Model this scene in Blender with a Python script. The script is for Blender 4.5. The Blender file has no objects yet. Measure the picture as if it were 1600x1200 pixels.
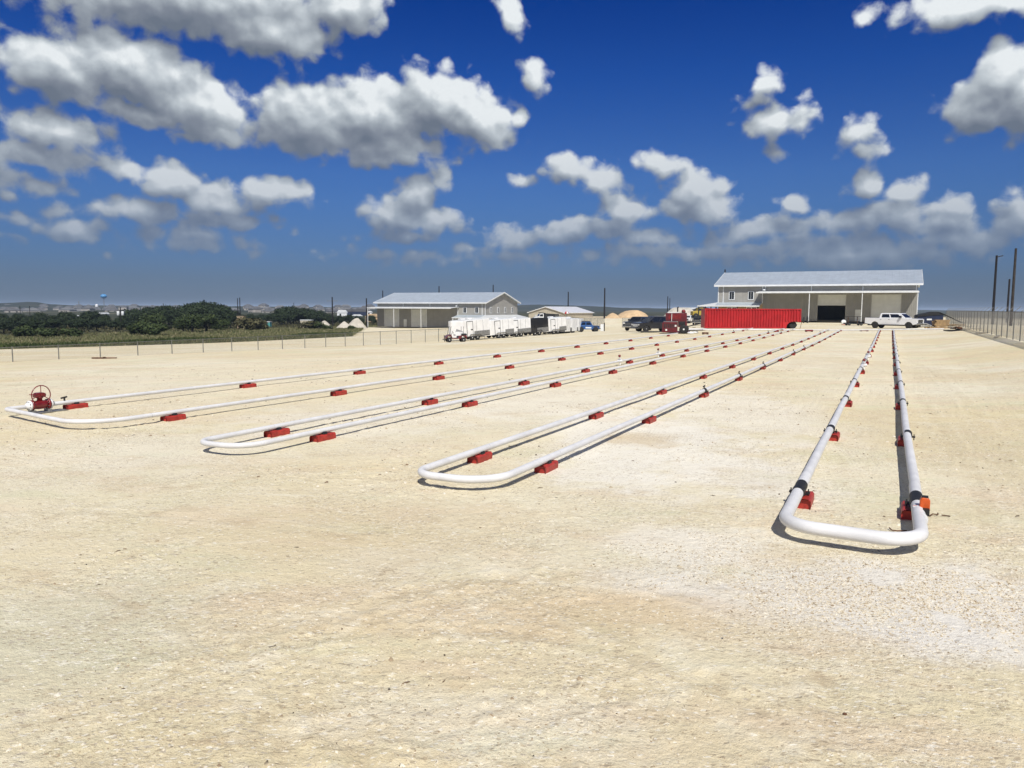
import bpy, bmesh, math, random
import numpy as np
from mathutils import Vector, Matrix
random.seed(7); rng = np.random.default_rng(7)
R = math.radians
scene = bpy.context.scene
COL = scene.collection

# ------------------------------------------------------------------ camera
F, H = 1200.0, 2.65                      # focal length (px of a 1600 wide frame), eye height
PITCH, ROLL = R(5.64), R(0.25)
fwd = np.array([0, math.cos(PITCH), -math.sin(PITCH)])
r0 = np.array([1.0, 0, 0]); u0 = np.cross(r0, fwd)
right = math.cos(ROLL) * r0 + math.sin(ROLL) * u0
up = np.cross(right, fwd)
cam_d = bpy.data.cameras.new('camera'); cam = bpy.data.objects.new('camera', cam_d); COL.objects.link(cam)
cam_d.sensor_width = 36; cam_d.lens = F / 1600 * 36; cam_d.clip_start = 0.05; cam_d.clip_end = 30000
m = Matrix.Identity(4)
for i in range(3):
    m[i][0] = right[i]; m[i][1] = up[i]; m[i][2] = -fwd[i]
m[0][3], m[1][3], m[2][3] = 0, 0, H
cam.matrix_world = m
scene.camera = cam
scene.view_settings.view_transform = 'Standard'; scene.view_settings.look = 'None'
scene.view_settings.exposure = 0.09; scene.view_settings.gamma = 1.0
scene.view_settings.use_curve_mapping = False
scene.cycles.max_bounces = 6; scene.cycles.diffuse_bounces = 3; scene.cycles.transparent_max_bounces = 24
scene.cycles.volume_bounces = 0
scene.cycles.use_denoising = True

SUN_EL, SUN_AZ = R(49), R(172)           # azimuth clockwise from +Y
SUN_STRENGTH = 4.5; SKY_STRENGTH = 0.10

def ray(px, py):
    v = fwd * F + right * (px - 800) + up * (600 - py)
    return v / np.linalg.norm(v)
def px_angles(px, py):
    v = ray(px, py)
    return math.atan2(v[0], v[1]), math.asin(v[2])

# ------------------------------------------------------------------ sun
sd = bpy.data.lights.new('sun', 'SUN'); sd.energy = SUN_STRENGTH; sd.angle = R(0.53); sd.color = (1.0, 0.955, 0.88)
so = bpy.data.objects.new('sun', sd); COL.objects.link(so)
sun_dir = Vector((math.sin(SUN_AZ) * math.cos(SUN_EL), math.cos(SUN_AZ) * math.cos(SUN_EL), math.sin(SUN_EL)))
so.rotation_euler = sun_dir.to_track_quat('Z', 'Y').to_euler(); so.location = (0, 0, 50)

# ------------------------------------------------------------------ node helper
class NT:
    def __init__(s, tree): s.t = tree; s.n = tree.nodes; s.l = tree.links
    def node(s, typ, **kw):
        nd = s.n.new(typ)
        for k, v in kw.items(): setattr(nd, k, v)
        return nd
    def put(s, sock, v):
        if v is None: return
        if isinstance(v, bpy.types.NodeSocket): s.l.new(v, sock)
        else: sock.default_value = v
    def math(s, op, a, b=None, c=None, clamp=False):
        nd = s.node('ShaderNodeMath', operation=op, use_clamp=clamp)
        s.put(nd.inputs[0], a); s.put(nd.inputs[1], b)
        if c is not None: s.put(nd.inputs[2], c)
        return nd.outputs[0]
    def vmath(s, op, a, b=None):
        nd = s.node('ShaderNodeVectorMath', operation=op)
        s.put(nd.inputs[0], a); s.put(nd.inputs[1], b)
        return nd.outputs['Value'] if op in ('LENGTH', 'DOT_PRODUCT') else nd.outputs[0]
    def noise(s, vec, scale, detail=4, rough=0.5, dist=0.0, out='Fac', dims='3D'):
        nd = s.node('ShaderNodeTexNoise', noise_dimensions=dims)
        s.put(nd.inputs['Vector'], vec); nd.inputs['Scale'].default_value = scale
        nd.inputs['Detail'].default_value = detail; nd.inputs['Roughness'].default_value = rough
        nd.inputs['Distortion'].default_value = dist
        return nd.outputs[out]
    def ramp(s, fac, stops, interp='LINEAR'):
        nd = s.node('ShaderNodeValToRGB'); s.put(nd.inputs[0], fac)
        cr = nd.color_ramp; cr.interpolation = interp
        while len(cr.elements) > 1: cr.elements.remove(cr.elements[-1])
        for i, (p, c) in enumerate(stops):
            e = cr.elements[0] if i == 0 else cr.elements.new(p)
            e.position = p
            e.color = (c, c, c, 1) if isinstance(c, (int, float)) else (*c, 1)
        return nd.outputs[0]
    def smooth(s, x, a, b):
        nd = s.node('ShaderNodeMapRange', interpolation_type='SMOOTHSTEP')
        s.put(nd.inputs[0], x); nd.inputs[1].default_value = a; nd.inputs[2].default_value = b
        nd.inputs[3].default_value = 0; nd.inputs[4].default_value = 1
        return nd.outputs[0]
    def mix(s, f, a, b, blend='MIX'):
        nd = s.node('ShaderNodeMix', data_type='RGBA', blend_type=blend)
        s.put(nd.inputs[0], f)
        for sock, v in ((nd.inputs[6], a), (nd.inputs[7], b)):
            if isinstance(v, tuple) and len(v) == 3: v = (*v, 1)
            s.put(sock, v)
        return nd.outputs[2]
    def mapping(s, vec, loc=(0, 0, 0), rot=(0, 0, 0), scale=(1, 1, 1), typ='POINT'):
        nd = s.node('ShaderNodeMapping', vector_type=typ)
        s.put(nd.inputs[0], vec); nd.inputs[1].default_value = loc; nd.inputs[2].default_value = rot; nd.inputs[3].default_value = scale
        return nd.outputs[0]

# ------------------------------------------------------------------ world: Nishita sky + cumulus clouds
# every cloud lobe: centre and half-axes given as directions seen from the yard, tilt in degrees, density weight
CLOUDS = [
 (300,-5,250,62,-4,1),(420,45,105,48,0,1),(545,10,62,52,-10,1),(150,10,90,35,10,.7),
 (95,105,100,58,0,1),(215,112,135,62,14,1),(310,165,90,55,22,1),(345,205,60,28,8,.8),(230,180,120,28,8,.7),
 (85,205,100,38,2,.8),(60,245,120,28,3,.8),(190,262,60,20,6,.7),(20,275,60,30,0,.4),
 (485,185,92,60,0,1),(585,180,95,64,0,1),(690,160,80,58,10,1),(745,185,66,46,16,1),(808,184,26,18,-30,.7),(600,232,115,32,3,.9),
 (268,285,50,36,0,1),(225,328,76,26,-3,.9),(335,312,80,28,0,.9),(432,302,68,26,0,1),(345,345,100,24,0,.6),(300,380,110,20,0,.3),
 (112,358,66,19,2,.9),(22,338,44,14,0,.6),(15,305,28,16,0,.4),
 (690,278,20,20,-30,.8),(652,302,40,30,-20,.9),(625,335,66,34,0,.9),(665,345,66,30,0,.8),(635,372,85,18,0,.5),
 (798,22,22,45,-35,.5),(836,118,26,34,-30,.6),(815,284,21,15,10,.5),
 (885,262,44,26,5,.9),(940,282,42,24,12,.8),(1030,256,50,22,5,.7),
 (1088,300,48,38,0,1),(1105,325,52,28,0,1),(1055,325,40,22,0,.8),(975,328,48,26,0,1),(955,355,50,30,0,.7),
 (885,362,60,24,-5,.9),(795,376,56,26,0,.6),(735,392,60,14,0,.3),(395,402,18,14,0,.35),(165,400,14,10,0,.2),
 (1195,130,32,24,0,.8),(1180,160,36,20,0,.35),(1215,190,62,27,-2,.9),(1214,235,32,14,0,.6),(1245,152,22,12,0,.3),
 (1345,208,32,34,0,.6),(1345,232,52,20,4,.5),
 (1572,115,62,52,-35,1),(1545,160,74,48,-10,1),(1610,150,70,70,0,1),(1520,200,50,20,0,.4),
 (1500,12,108,32,-4,.9),(1352,27,36,17,0,.4),(1590,0,80,30,0,.7),
 (1240,322,32,20,0,.7),(1250,348,42,14,0,.6),(1358,285,36,28,0,.8),(1405,300,48,28,0,.7),(1395,335,110,34,4,.7),(1492,325,44,28,0,.7),
 (1470,350,110,30,0,.6),(1310,345,50,24,0,.7),(1180,365,130,26,-8,.6),(1330,385,230,34,0,.4),(1592,298,24,18,0,.5),(1240,372,26,13,0,.6),(1010,372,90,26,0,.4),(1600,340,70,50,0,.4),
 (1050,400,140,18,0,.3),(1350,398,270,34,0,.5),(1160,392,150,24,0,.5),(1000,398,160,22,0,.4),(800,400,120,18,0,.3),(600,400,110,18,0,.2),(1500,375,130,36,0,.5),(1455,362,60,20,0,.7),(300,368,150,26,0,.4),(100,330,90,18,0,.3),(60,290,80,20,0,.5),(1140,385,30,14,0,.5),(1370,398,26,14,0,.3),(10,38,38,14,8,.3),(20,368,30,10,0,.3),(640,405,140,14,0,.2),(905,345,40,18,0,.6),
]
world = bpy.data.worlds.new('World'); scene.world = world; world.use_nodes = True
wt = NT(world.node_tree); wt.n.clear()

def lobe_params():
    out = []
    for cx, cy, rx, ry, rot, wgt in CLOUDS:
        a, e = px_angles(cx, cy)
        a2, e2 = px_angles(cx + rx, cy); a3, e3 = px_angles(cx, cy - ry)
        sx = math.hypot(a2 - a, e2 - e) * 1.10; sy = abs(e3 - e) * 1.12
        k = (sy * 1200 / 36.0) ** 0.45 * (0.9 + 0.9 * wgt)
        out.append((a, e, sx, sy, rot, k, k * (0.67 + 0.36 * wgt)))
    return out
LOBES = lobe_params()

def lobe_group(name, lobes):
    """smooth union of the cloud lobes; one group per stretch of sky"""
    g = bpy.data.node_groups.new(name, 'ShaderNodeTree')
    g.interface.new_socket('P', in_out='INPUT', socket_type='NodeSocketVector')
    g.interface.new_socket('D', in_out='OUTPUT', socket_type='NodeSocketFloat')
    t = NT(g); gi = t.node('NodeGroupInput'); go = t.node('NodeGroupOutput')
    q = gi.outputs[0]; acc = None
    for a, e, sx, sy, rot, k, b in lobes:
        if acc is None: qq = q
        else:                                        # lobes are evaluated one after the other
            ma = t.node('ShaderNodeVectorMath', operation='MULTIPLY_ADD')
            t.put(ma.inputs[0], acc); ma.inputs[1].default_value = (1e-9, 1e-9, 0); t.put(ma.inputs[2], q); qq = ma.outputs[0]
        mp = t.mapping(qq, (a, e, 0), (0, 0, R(-rot)), (sx, sy, 1), 'TEXTURE')
        v = t.math('MULTIPLY_ADD', t.vmath('LENGTH', mp), -k, b)
        if acc is None: acc = v
        else:
            sm = t.node('ShaderNodeMath', operation='SMOOTH_MAX'); t.put(sm.inputs[0], acc); t.put(sm.inputs[1], v); sm.inputs[2].default_value = 0.3
            acc = sm.outputs[0]
    if acc is None:
        acc = t.math('MULTIPLY_ADD', t.vmath('LENGTH', q), 0.0, -3.0)
    t.put(go.inputs[0], acc)
    return g
def generic_group():
    """scattered cumulus of the same kind, for the sky beyond the frame"""
    g = bpy.data.node_groups.new('cloud_elsewhere', 'ShaderNodeTree')
    g.interface.new_socket('P', in_out='INPUT', socket_type='NodeSocketVector')
    g.interface.new_socket('D', in_out='OUTPUT', socket_type='NodeSocketFloat')
    t = NT(g); gi = t.node('NodeGroupInput'); go = t.node('NodeGroupOutput')
    v = t.noise(t.mapping(gi.outputs[0], (3.1, 1.7, 0), (0, 0, 0), (1, 1.9, 1)), 3.4, 1, 0.5, dims='2D')
    t.put(go.inputs[0], t.math('MULTIPLY_ADD', v, 9.0, -4.9))
    return g
def sky_shader(g, name):
    """clear sky plus clouds of one density group; returns a Background shader"""
    s_ = bpy.data.node_groups.new(name, 'ShaderNodeTree')
    s_.interface.new_socket('Shader', in_out='OUTPUT', socket_type='NodeSocketShader')
    w = NT(s_); go = w.node('NodeGroupOutput')
    tc = w.node('ShaderNodeTexCoord')
    sp = w.node('ShaderNodeSeparateXYZ'); w.put(sp.inputs[0], tc.outputs['Generated'])
    az = w.math('ARCTAN2', sp.outputs[0], sp.outputs[1]); el = w.math('ARCSINE', sp.outputs[2])
    cmb = w.node('ShaderNodeCombineXYZ'); w.put(cmb.inputs[0], az); w.put(cmb.inputs[1], el)
    p = cmb.outputs[0]
    def scaled(v, k):
        nd = w.node('ShaderNodeVectorMath', operation='SCALE'); w.put(nd.inputs[0], v); nd.inputs['Scale'].default_value = k; return nd.outputs[0]
    warp = scaled(w.vmath('SUBTRACT', w.noise(p, 15, 2, 0.5, out='Color', dims='2D'), (0.5, 0.5, 0.5)), 0.015)
    q = w.vmath('ADD', p, warp)
    def dens(vec):
        n = w.node('ShaderNodeGroup'); n.node_tree = g; w.put(n.inputs[0], vec); return n.outputs[0]
    def puffs(vec, vecw):
        f = w.noise(w.mapping(vec, (5, 2, 0), (0, 0, 0), (1, 1.2, 1)), 40, 7, 0.6, 0.2, dims='2D')
        vo = w.node('ShaderNodeTexVoronoi', voronoi_dimensions='2D', feature='SMOOTH_F1')
        w.put(vo.inputs['Vector'], vecw); vo.inputs['Scale'].default_value = 48; vo.inputs['Smoothness'].default_value = 0.6
        a = w.math('MULTIPLY_ADD', f, 1.15, -0.58)
        return w.math('ADD', a, w.math('MULTIPLY_ADD', vo.outputs['Distance'], -0.9, 0.42))
    L0 = dens(q); L1 = dens(w.vmath('ADD', q, (0.010, 0.026, 0)))
    n0 = puffs(p, q); n1 = puffs(w.vmath('ADD', p, (0.004, 0.009, 0)), w.vmath('ADD', q, (0.004, 0.009, 0)))
    D0 = w.math('ADD', L0, n0)
    sky = w.node('ShaderNodeTexSky', sky_type='NISHITA'); sky.sun_disc = False
    sky.sun_elevation = SUN_EL; sky.sun_rotation = SUN_AZ; sky.altitude = 250; sky.air_density = 1.0; sky.dust_density = 0.6; sky.ozone_density = 2.0
    skyc = w.mix(1.0, sky.outputs[0], w.ramp(el, SKY_TINT), 'MULTIPLY')
    alpha = w.smooth(D0, -0.02, 0.72)
    lit = w.math('MULTIPLY_ADD', w.math('SUBTRACT', L0, L1), 0.42, 0.50)
    lit = w.math('MULTIPLY_ADD', w.math('SUBTRACT', n0, n1), 0.28, lit)
    lit = w.math('SUBTRACT', lit, w.math('MULTIPLY', w.smooth(L0, 0.8, 2.6), 0.16))
    lit = w.math('MULTIPLY_ADD', w.noise(p, 13, 3, 0.5, dims='2D'), 0.5, w.math('SUBTRACT', lit, 0.23), clamp=True)
    ccol = w.ramp(lit, CLOUD_SHADE)
    ccol = w.mix(w.ramp(el, [(0.0, 0.05), (0.04, 0.25), (0.12, 0.62), (0.24, 0.97), (0.4, 1.0)]), HORIZON_HAZE, ccol)
    af = w.math('MULTIPLY', alpha, w.ramp(el, [(0.0, 0.0), (0.02, 0.25), (0.05, 0.65), (0.12, 0.92), (0.2, 0.99)]))
    bg = w.node('ShaderNodeBackground'); w.put(bg.inputs[0], w.mix(af, skyc, ccol)); bg.inputs[1].default_value = SKY_STRENGTH
    w.put(go.inputs[0], bg.outputs[0])
    n = wt.node('ShaderNodeGroup'); n.node_tree = s_
    return n.outputs[0]
SKY_TINT = [(0.0, (0.18, 0.255, 0.48)), (0.034, (0.175, 0.242, 0.435)), (0.13, (0.178, 0.31, 0.59)), (0.165, (0.174, 0.32, 0.63)), (0.282, (0.068, 0.235, 0.645)), (0.36, (0.028, 0.172, 0.585)), (0.6, (0.02, 0.13, 0.45)), (1.0, (0.02, 0.13, 0.45))]
CLOUD_SHADE = [(0.0, (1.4, 1.7, 2.2)), (0.3, (2.1, 2.4, 2.9)), (0.55, (3.3, 3.7, 4.15)), (0.8, (5.2, 5.7, 6.1)), (1.0, (7.8, 8.2, 8.4))]
HORIZON_HAZE = (1.25, 1.70, 2.55)

wtc = wt.node('ShaderNodeTexCoord')
wsp = wt.node('ShaderNodeSeparateXYZ'); wt.put(wsp.inputs[0], wtc.outputs['Generated'])
waz = wt.math('ARCTAN2', wsp.outputs[0], wsp.outputs[1]); wel = wt.math('ARCSINE', wsp.outputs[2])
def shader_mix(fac, a, b):
    n = wt.node('ShaderNodeMixShader'); wt.put(n.inputs[0], fac); wt.l.new(a, n.inputs[1]); wt.l.new(b, n.inputs[2]); return n.outputs[0]
def tile(a0, a1):
    sel = []
    for L in LOBES:
        a, e, sx, sy, rot, k, b = L
        reach = max(sx, sy * 1.2) * (b + 2.0) / k + 0.05
        if a + reach > a0 and a - reach < a1: sel.append(L)
    return sky_shader(lobe_group('cloud_lobes', sel), 'cloud_sky')
# the sky is evaluated stretch by stretch (bisected in azimuth)
A_EDGE = 0.70
def bisect(a0, a1, depth):
    if depth == 0: return tile(a0, a1)
    mid = (a0 + a1) / 2
    return shader_mix(wt.math('GREATER_THAN', waz, mid), bisect(a0, mid, depth - 1), bisect(mid, a1, depth - 1))
inside = bisect(-A_EDGE, A_EDGE, 3)
outside = sky_shader(generic_group(), 'cloud_sky_elsewhere')
edge = wt.math('MAXIMUM', wt.math('GREATER_THAN', wt.math('ABSOLUTE', waz), A_EDGE), wt.math('GREATER_THAN', wel, 0.50))
above = shader_mix(edge, inside, outside)
low = wt.node('ShaderNodeBackground'); low.inputs[0].default_value = (2.2, 2.1, 1.8, 1); low.inputs[1].default_value = SKY_STRENGTH
ow = wt.node('ShaderNodeOutputWorld'); wt.l.new(shader_mix(wt.math('LESS_THAN', wel, -0.01), above, low.outputs[0]), ow.inputs[0])
world.cycles.sampling_method = 'MANUAL'; world.cycles.sample_map_resolution = 256
scene.cycles.use_adaptive_sampling = True; scene.cycles.adaptive_threshold = 0.01; scene.cycles.adaptive_min_samples = 16

# ================================================================== terrain frame
# The yard is laid out along the pipe runs: t runs along them (away), n across them (to the left).
PA = R(26.1)
DX, DY = math.sin(PA), math.cos(PA)
def W(n, t):                                   # yard coordinates -> world x, y
    return (DX * t - DY * n, DY * t + DX * n)
def NT_of(x, y):
    return (-DY * x + DX * y, DX * x + DY * y)
def sstep(x, a, b):
    u = np.clip((x - a) / (b - a), 0, 1); return u * u * (3 - 2 * u)
N_KN = [-400, -120, -40, -7.5, -3.0, -1.0, 21, 50, 80, 120, 400, 1500]
def ground_z(x, y):
    n, t = NT_of(np.asarray(x, float), np.asarray(y, float))
    e = -0.9 - 0.65 * sstep(t, 25, 85)
    far = 0.22 * sstep(t, 60, 100)
    near_r = sstep(t, 8, 45)
    z = np.zeros(np.broadcast(n, t).shape)
    vals = [-6 + z, -2.5 + z, -0.1 + z, 0.7 * near_r, 0.12 * near_r, z, z, e, e - 0.6, e - 1.55, -5.0 + z, -8 + z]
    vals[4] = vals[4] + far; vals[5] = vals[5] + far; vals[6] = vals[6] + far * 0.6
    out = z.copy() + vals[0]
    for i in range(len(N_KN) - 1):
        u = (n - N_KN[i]) / (N_KN[i + 1] - N_KN[i])
        inside = (u >= 0) & (u <= 1)
        out = np.where(inside, vals[i] + (vals[i + 1] - vals[i]) * u, out)
    out = np.where(n > N_KN[-1], -8.0, out)
    # beyond the yard everything settles on the plain
    x_, y_ = np.asarray(x, float), np.asarray(y, float)
    w_ = sstep(x_, 5, 15) * sstep(y_, 185, 212) * (1 - sstep(y_, 300, 420)) * (1 - sstep(x_, 60, 85))
    out = out * (1 - w_) - 0.3 * w_             # raised pad beyond the trailers
    f = sstep(t, 260, 600)
    return out * (1 - f) + (-3.0) * f
def gz(x, y): return float(ground_z(x, y))
def pick(px, py):
    """point of the ground seen at a pixel of the photograph (march along the view ray)"""
    v = ray(px, py); s = 3.0; prev = s
    while s < 4000:
        p = np.array([0, 0, H]) + v * s
        if p[2] < gz(p[0], p[1]):
            a, b = prev, s
            for _ in range(25):
                c = (a + b) / 2; p = np.array([0, 0, H]) + v * c
                if p[2] < gz(p[0], p[1]): b = c
                else: a = c
            p = np.array([0, 0, H]) + v * b
            return float(p[0]), float(p[1]), float(p[2])
        prev = s; s *= 1.01
    return float(p[0]), float(p[1]), float(p[2])
def at_depth(px, py, Y):
    v = ray(px, py); k = Y / v[1]
    return v[0] * k, Y, H + v[2] * k

# ------------------------------------------------------------------ numpy noise
def vnoise(x, y, seed=0):
    xi = np.floor(x).astype(np.int64); yi = np.floor(y).astype(np.int64)
    xf = x - xi; yf = y - yi
    u = xf * xf * (3 - 2 * xf); v = yf * yf * (3 - 2 * yf)
    def h(a, b):
        k = (a * 374761393 + b * 668265263 + seed * 974634777) & 0xffffffff
        k = ((k ^ (k >> 13)) * 1274126177) & 0xffffffff
        return ((k ^ (k >> 16)) & 0xffff) / 65535.0
    return (h(xi, yi) * (1 - u) + h(xi + 1, yi) * u) * (1 - v) + (h(xi, yi + 1) * (1 - u) + h(xi + 1, yi + 1) * u) * v
def fbm(x, y, octv=4, seed=0, gain=0.5):
    s = 0; a = 1; tot = 0
    for o in range(octv):
        s = s + a * (vnoise(x * 2 ** o, y * 2 ** o, seed + o * 17) - 0.5); tot += a; a *= gain
    return s / tot

# ================================================================== materials
def new_mat(name):
    m_ = bpy.data.materials.new(name); m_.use_nodes = True
    t = NT(m_.node_tree); b = m_.node_tree.nodes['Principled BSDF']
    return m_, t, b
def plain(name, col, rough=0.6, metal=0.0, var=0.12, scale=3.0, bump=0.0, bscale=40, coat=0.0, spec=0.5):
    """a painted / weathered surface: base colour broken up by grime noise, a little bump"""
    m_, t, b = new_mat(name)
    tc_ = t.node('ShaderNodeTexCoord'); oi = t.node('ShaderNodeObjectInfo')
    off = t.vmath('ADD', tc_.outputs['Object'], None)
    cx = t.node('ShaderNodeCombineXYZ'); t.put(cx.inputs[0], t.math('MULTIPLY', oi.outputs['Random'], 37.0)); t.l.new(cx.outputs[0], off.node.inputs[1])
    n1 = t.noise(off, scale, 5, 0.6)
    f = t.smooth(n1, 0.3, 0.75)
    dark = tuple(c * (1 - 2.2 * var) for c in col); lite = tuple(min(1, c * (1 + var)) for c in col)
    t.put(b.inputs['Base Color'], t.mix(f, dark, lite))
    t.put(b.inputs['Roughness'], t.math('MULTIPLY_ADD', n1, 0.25, rough - 0.12))
    b.inputs['Metallic'].default_value = metal
    b.inputs['Specular IOR Level'].default_value = spec
    if coat: b.inputs['Coat Weight'].default_value = coat; b.inputs['Coat Roughness'].default_value = 0.08
    if bump:
        bp = t.node('ShaderNodeBump'); bp.inputs['Strength'].default_value = bump; bp.inputs['Distance'].default_value = 0.01
        t.put(bp.inputs['Height'], t.noise(off, bscale, 4, 0.6)); t.l.new(bp.outputs[0], b.inputs['Normal'])
    return m_

def ground_material():
    m_, t, b = new_mat('crushed_limestone')
    g = t.node('ShaderNodeNewGeometry'); P = g.outputs['Position']
    # yard frame for the direction in which the rollers and trucks ran
    yard = t.mapping(P, (0, 0, 0), (0, 0, PA), (1, 1, 1))
    big = t.noise(P, 0.09, 4, 0.55)
    streak = t.noise(t.mapping(P, (3, 1, 0), (0, 0, 0), (0.25, 1.0, 1.0)), 0.42, 5, 0.6, 0.4)
    mid = t.noise(P, 1.3, 6, 0.65, 0.3)
    fine = t.noise(P, 11.0, 6, 0.7)
    grit = t.noise(P, 48.0, 4, 0.7)
    tan = (0.70, 0.605, 0.385); pale = (0.77, 0.72, 0.56); rust = (0.66, 0.51, 0.33); olive = (0.60, 0.575, 0.36)
    c = t.mix(t.smooth(big, 0.36, 0.66), tan, pale)
    c = t.mix(t.math('MULTIPLY', t.smooth(streak, 0.50, 0.70), 0.55), c, rust)
    c = t.mix(t.math('MULTIPLY', t.smooth(t.noise(P, 0.23, 4, 0.6), 0.52, 0.70), 0.55), c, olive)
    # hue drift between pinkish fines and greenish-grey marl, a metre or two across
    hue = t.noise(t.mapping(P, (11, 4, 0), (0, 0, 0), (0.6, 1.3, 1)), 0.75, 4, 0.6)
    c = t.mix(t.math('MULTIPLY', t.smooth(hue, 0.52, 0.66), 0.55), c, (0.70, 0.565, 0.40))
    c = t.mix(t.math('MULTIPLY', t.smooth(hue, 0.46, 0.33), 0.55), c, (0.64, 0.625, 0.42))
    # drag marks and thin crusts left by the blade, elongated
    drag = t.noise(t.mapping(P, (2, 8, 0), (0, 0, 0.12), (0.55, 2.6, 1)), 0.8, 6, 0.68, 0.5)
    c = t.mix(t.math('MULTIPLY', t.smooth(drag, 0.60, 0.70), 0.55), c, (0.50, 0.39, 0.24))
    c = t.mix(t.math('MULTIPLY', t.smooth(drag, 0.40, 0.30), 0.60), c, (0.84, 0.80, 0.65))
    vein = t.noise(t.mapping(P, (5, 1, 0), (0, 0, -0.1), (0.9, 3.2, 1)), 1.7, 5, 0.7, 0.4)
    c = t.mix(t.math('MULTIPLY', t.smooth(vein, 0.61, 0.69), 0.55), c, (0.42, 0.33, 0.21))
    # pale scraped patches of fresh crushed stone (centre x, y, half widths, amount)
    pn = t.math('MULTIPLY_ADD', t.noise(P, 0.9, 5, 0.65), 2.2, -1.1)
    for (cx, cy, rx, ry, amt, colr) in PATCHES:
        mp = t.mapping(P, (cx, cy, 0), (0, 0, 0), (rx, ry, 1000), 'TEXTURE')
        d = t.math('ADD', t.vmath('LENGTH', mp), pn)
        k = t.math('MULTIPLY', t.smooth(t.math('SUBTRACT', 1.25, d), 0.0, 0.8), amt)
        c = t.mix(k, c, colr)
    c = t.mix(t.math('MULTIPLY', t.smooth(mid, 0.55, 0.70), 0.45), c, (0.56, 0.45, 0.29))
    c = t.mix(t.math('MULTIPLY', t.smooth(mid, 0.44, 0.30), 0.45), c, (0.80, 0.75, 0.58))
    # loose chips: light and brown specks, denser where the surface is broken up
    rough_ = t.smooth(t.noise(P, 0.55, 4, 0.6), 0.38, 0.60)
    amt = t.math('MULTIPLY_ADD', rough_, 0.65, 0.35)
    def sp(v, a, b_, k, colr, c): return t.mix(t.math('MULTIPLY', t.math('MULTIPLY', t.smooth(v, a, b_), k), amt), c, colr)
    c = sp(fine, 0.57, 0.70, 0.60, (0.42, 0.33, 0.21), c)
    c = sp(fine, 0.42, 0.30, 0.60, (0.86, 0.82, 0.68), c)
    c = sp(grit, 0.56, 0.68, 0.75, (0.36, 0.28, 0.18), c)
    c = sp(grit, 0.42, 0.30, 0.60, (0.88, 0.84, 0.72), c)
    brk = t.noise(P, 2.6, 5, 0.7)
    edge_ = t.math('MULTIPLY_ADD', t.noise(P, 6.0, 4, 0.7), 0.5, -0.25)
    for (cx, cy, rr, wd, k_) in TRACKS:
        v = t.vmath('SUBTRACT', t.vmath('MULTIPLY', P, (1, 1, 0)), (cx, cy, 0))
        dd = t.math('ADD', t.math('ABSOLUTE', t.math('SUBTRACT', t.vmath('LENGTH', v), rr)), t.math('MULTIPLY', edge_, wd * 3))
        on = t.math('MULTIPLY', t.smooth(dd, wd, wd * 0.2), t.math('MULTIPLY', t.smooth(brk, 0.50, 0.60), k_))
        c = t.mix(t.math('MULTIPLY', on, 0.42), c, (0.46, 0.36, 0.23))
        on2 = t.math('MULTIPLY', t.smooth(t.math('ABSOLUTE', t.math('SUBTRACT', dd, wd * 1.6)), wd * 0.8, 0.0), t.math('MULTIPLY', t.smooth(brk, 0.54, 0.42), k_))
        c = t.mix(t.math('MULTIPLY', on2, 0.32), c, (0.86, 0.80, 0.64))
    # crisp flecks: dark and light chips and twigs lying loose (cells stretched by the blade direction)
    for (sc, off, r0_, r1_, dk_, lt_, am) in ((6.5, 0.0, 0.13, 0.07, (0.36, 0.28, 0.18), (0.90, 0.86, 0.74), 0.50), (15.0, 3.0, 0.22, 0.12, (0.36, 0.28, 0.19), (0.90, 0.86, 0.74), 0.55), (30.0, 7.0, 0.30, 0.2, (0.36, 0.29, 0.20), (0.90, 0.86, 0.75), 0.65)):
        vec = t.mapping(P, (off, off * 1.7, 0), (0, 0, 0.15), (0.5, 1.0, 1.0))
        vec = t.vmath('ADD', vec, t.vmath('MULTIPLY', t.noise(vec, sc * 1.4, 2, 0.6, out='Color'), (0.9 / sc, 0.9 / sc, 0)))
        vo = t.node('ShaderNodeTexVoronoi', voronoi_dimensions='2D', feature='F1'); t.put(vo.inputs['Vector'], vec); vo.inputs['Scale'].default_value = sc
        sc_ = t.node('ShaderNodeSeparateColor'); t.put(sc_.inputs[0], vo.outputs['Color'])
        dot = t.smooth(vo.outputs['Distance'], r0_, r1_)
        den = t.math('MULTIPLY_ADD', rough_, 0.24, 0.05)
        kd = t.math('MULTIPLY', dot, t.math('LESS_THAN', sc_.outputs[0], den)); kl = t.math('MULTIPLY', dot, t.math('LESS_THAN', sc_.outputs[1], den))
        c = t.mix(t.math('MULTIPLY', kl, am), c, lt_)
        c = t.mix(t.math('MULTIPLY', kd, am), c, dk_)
    crk = t.math('ABSOLUTE', t.math('SUBTRACT', t.noise(t.mapping(P, (7, 3, 0), (0, 0, 0.2), (0.8, 1.5, 1)), 7.0, 5, 0.7), 0.5))
    c = t.mix(t.math('MULTIPLY', t.math('MULTIPLY', t.smooth(crk, 0.012, 0.0), 0.55), rough_), c, (0.30, 0.23, 0.15))
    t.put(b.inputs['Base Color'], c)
    b.inputs['Roughness'].default_value = 0.95; b.inputs['Specular IOR Level'].default_value = 0.15
    h = t.math('ADD', t.math('MULTIPLY', fine, 0.8), t.math('MULTIPLY', grit, 0.30))
    h = t.math('ADD', h, t.math('MULTIPLY', mid, 0.9))
    bp = t.node('ShaderNodeBump'); bp.inputs['Strength'].default_value = 1.0; bp.inputs['Distance'].default_value = 0.035
    t.put(bp.inputs['Height'], h); t.l.new(bp.outputs[0], b.inputs['Normal'])
    return m_
def P_(px, py): p = pick(px, py); return p[0], p[1]
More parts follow.
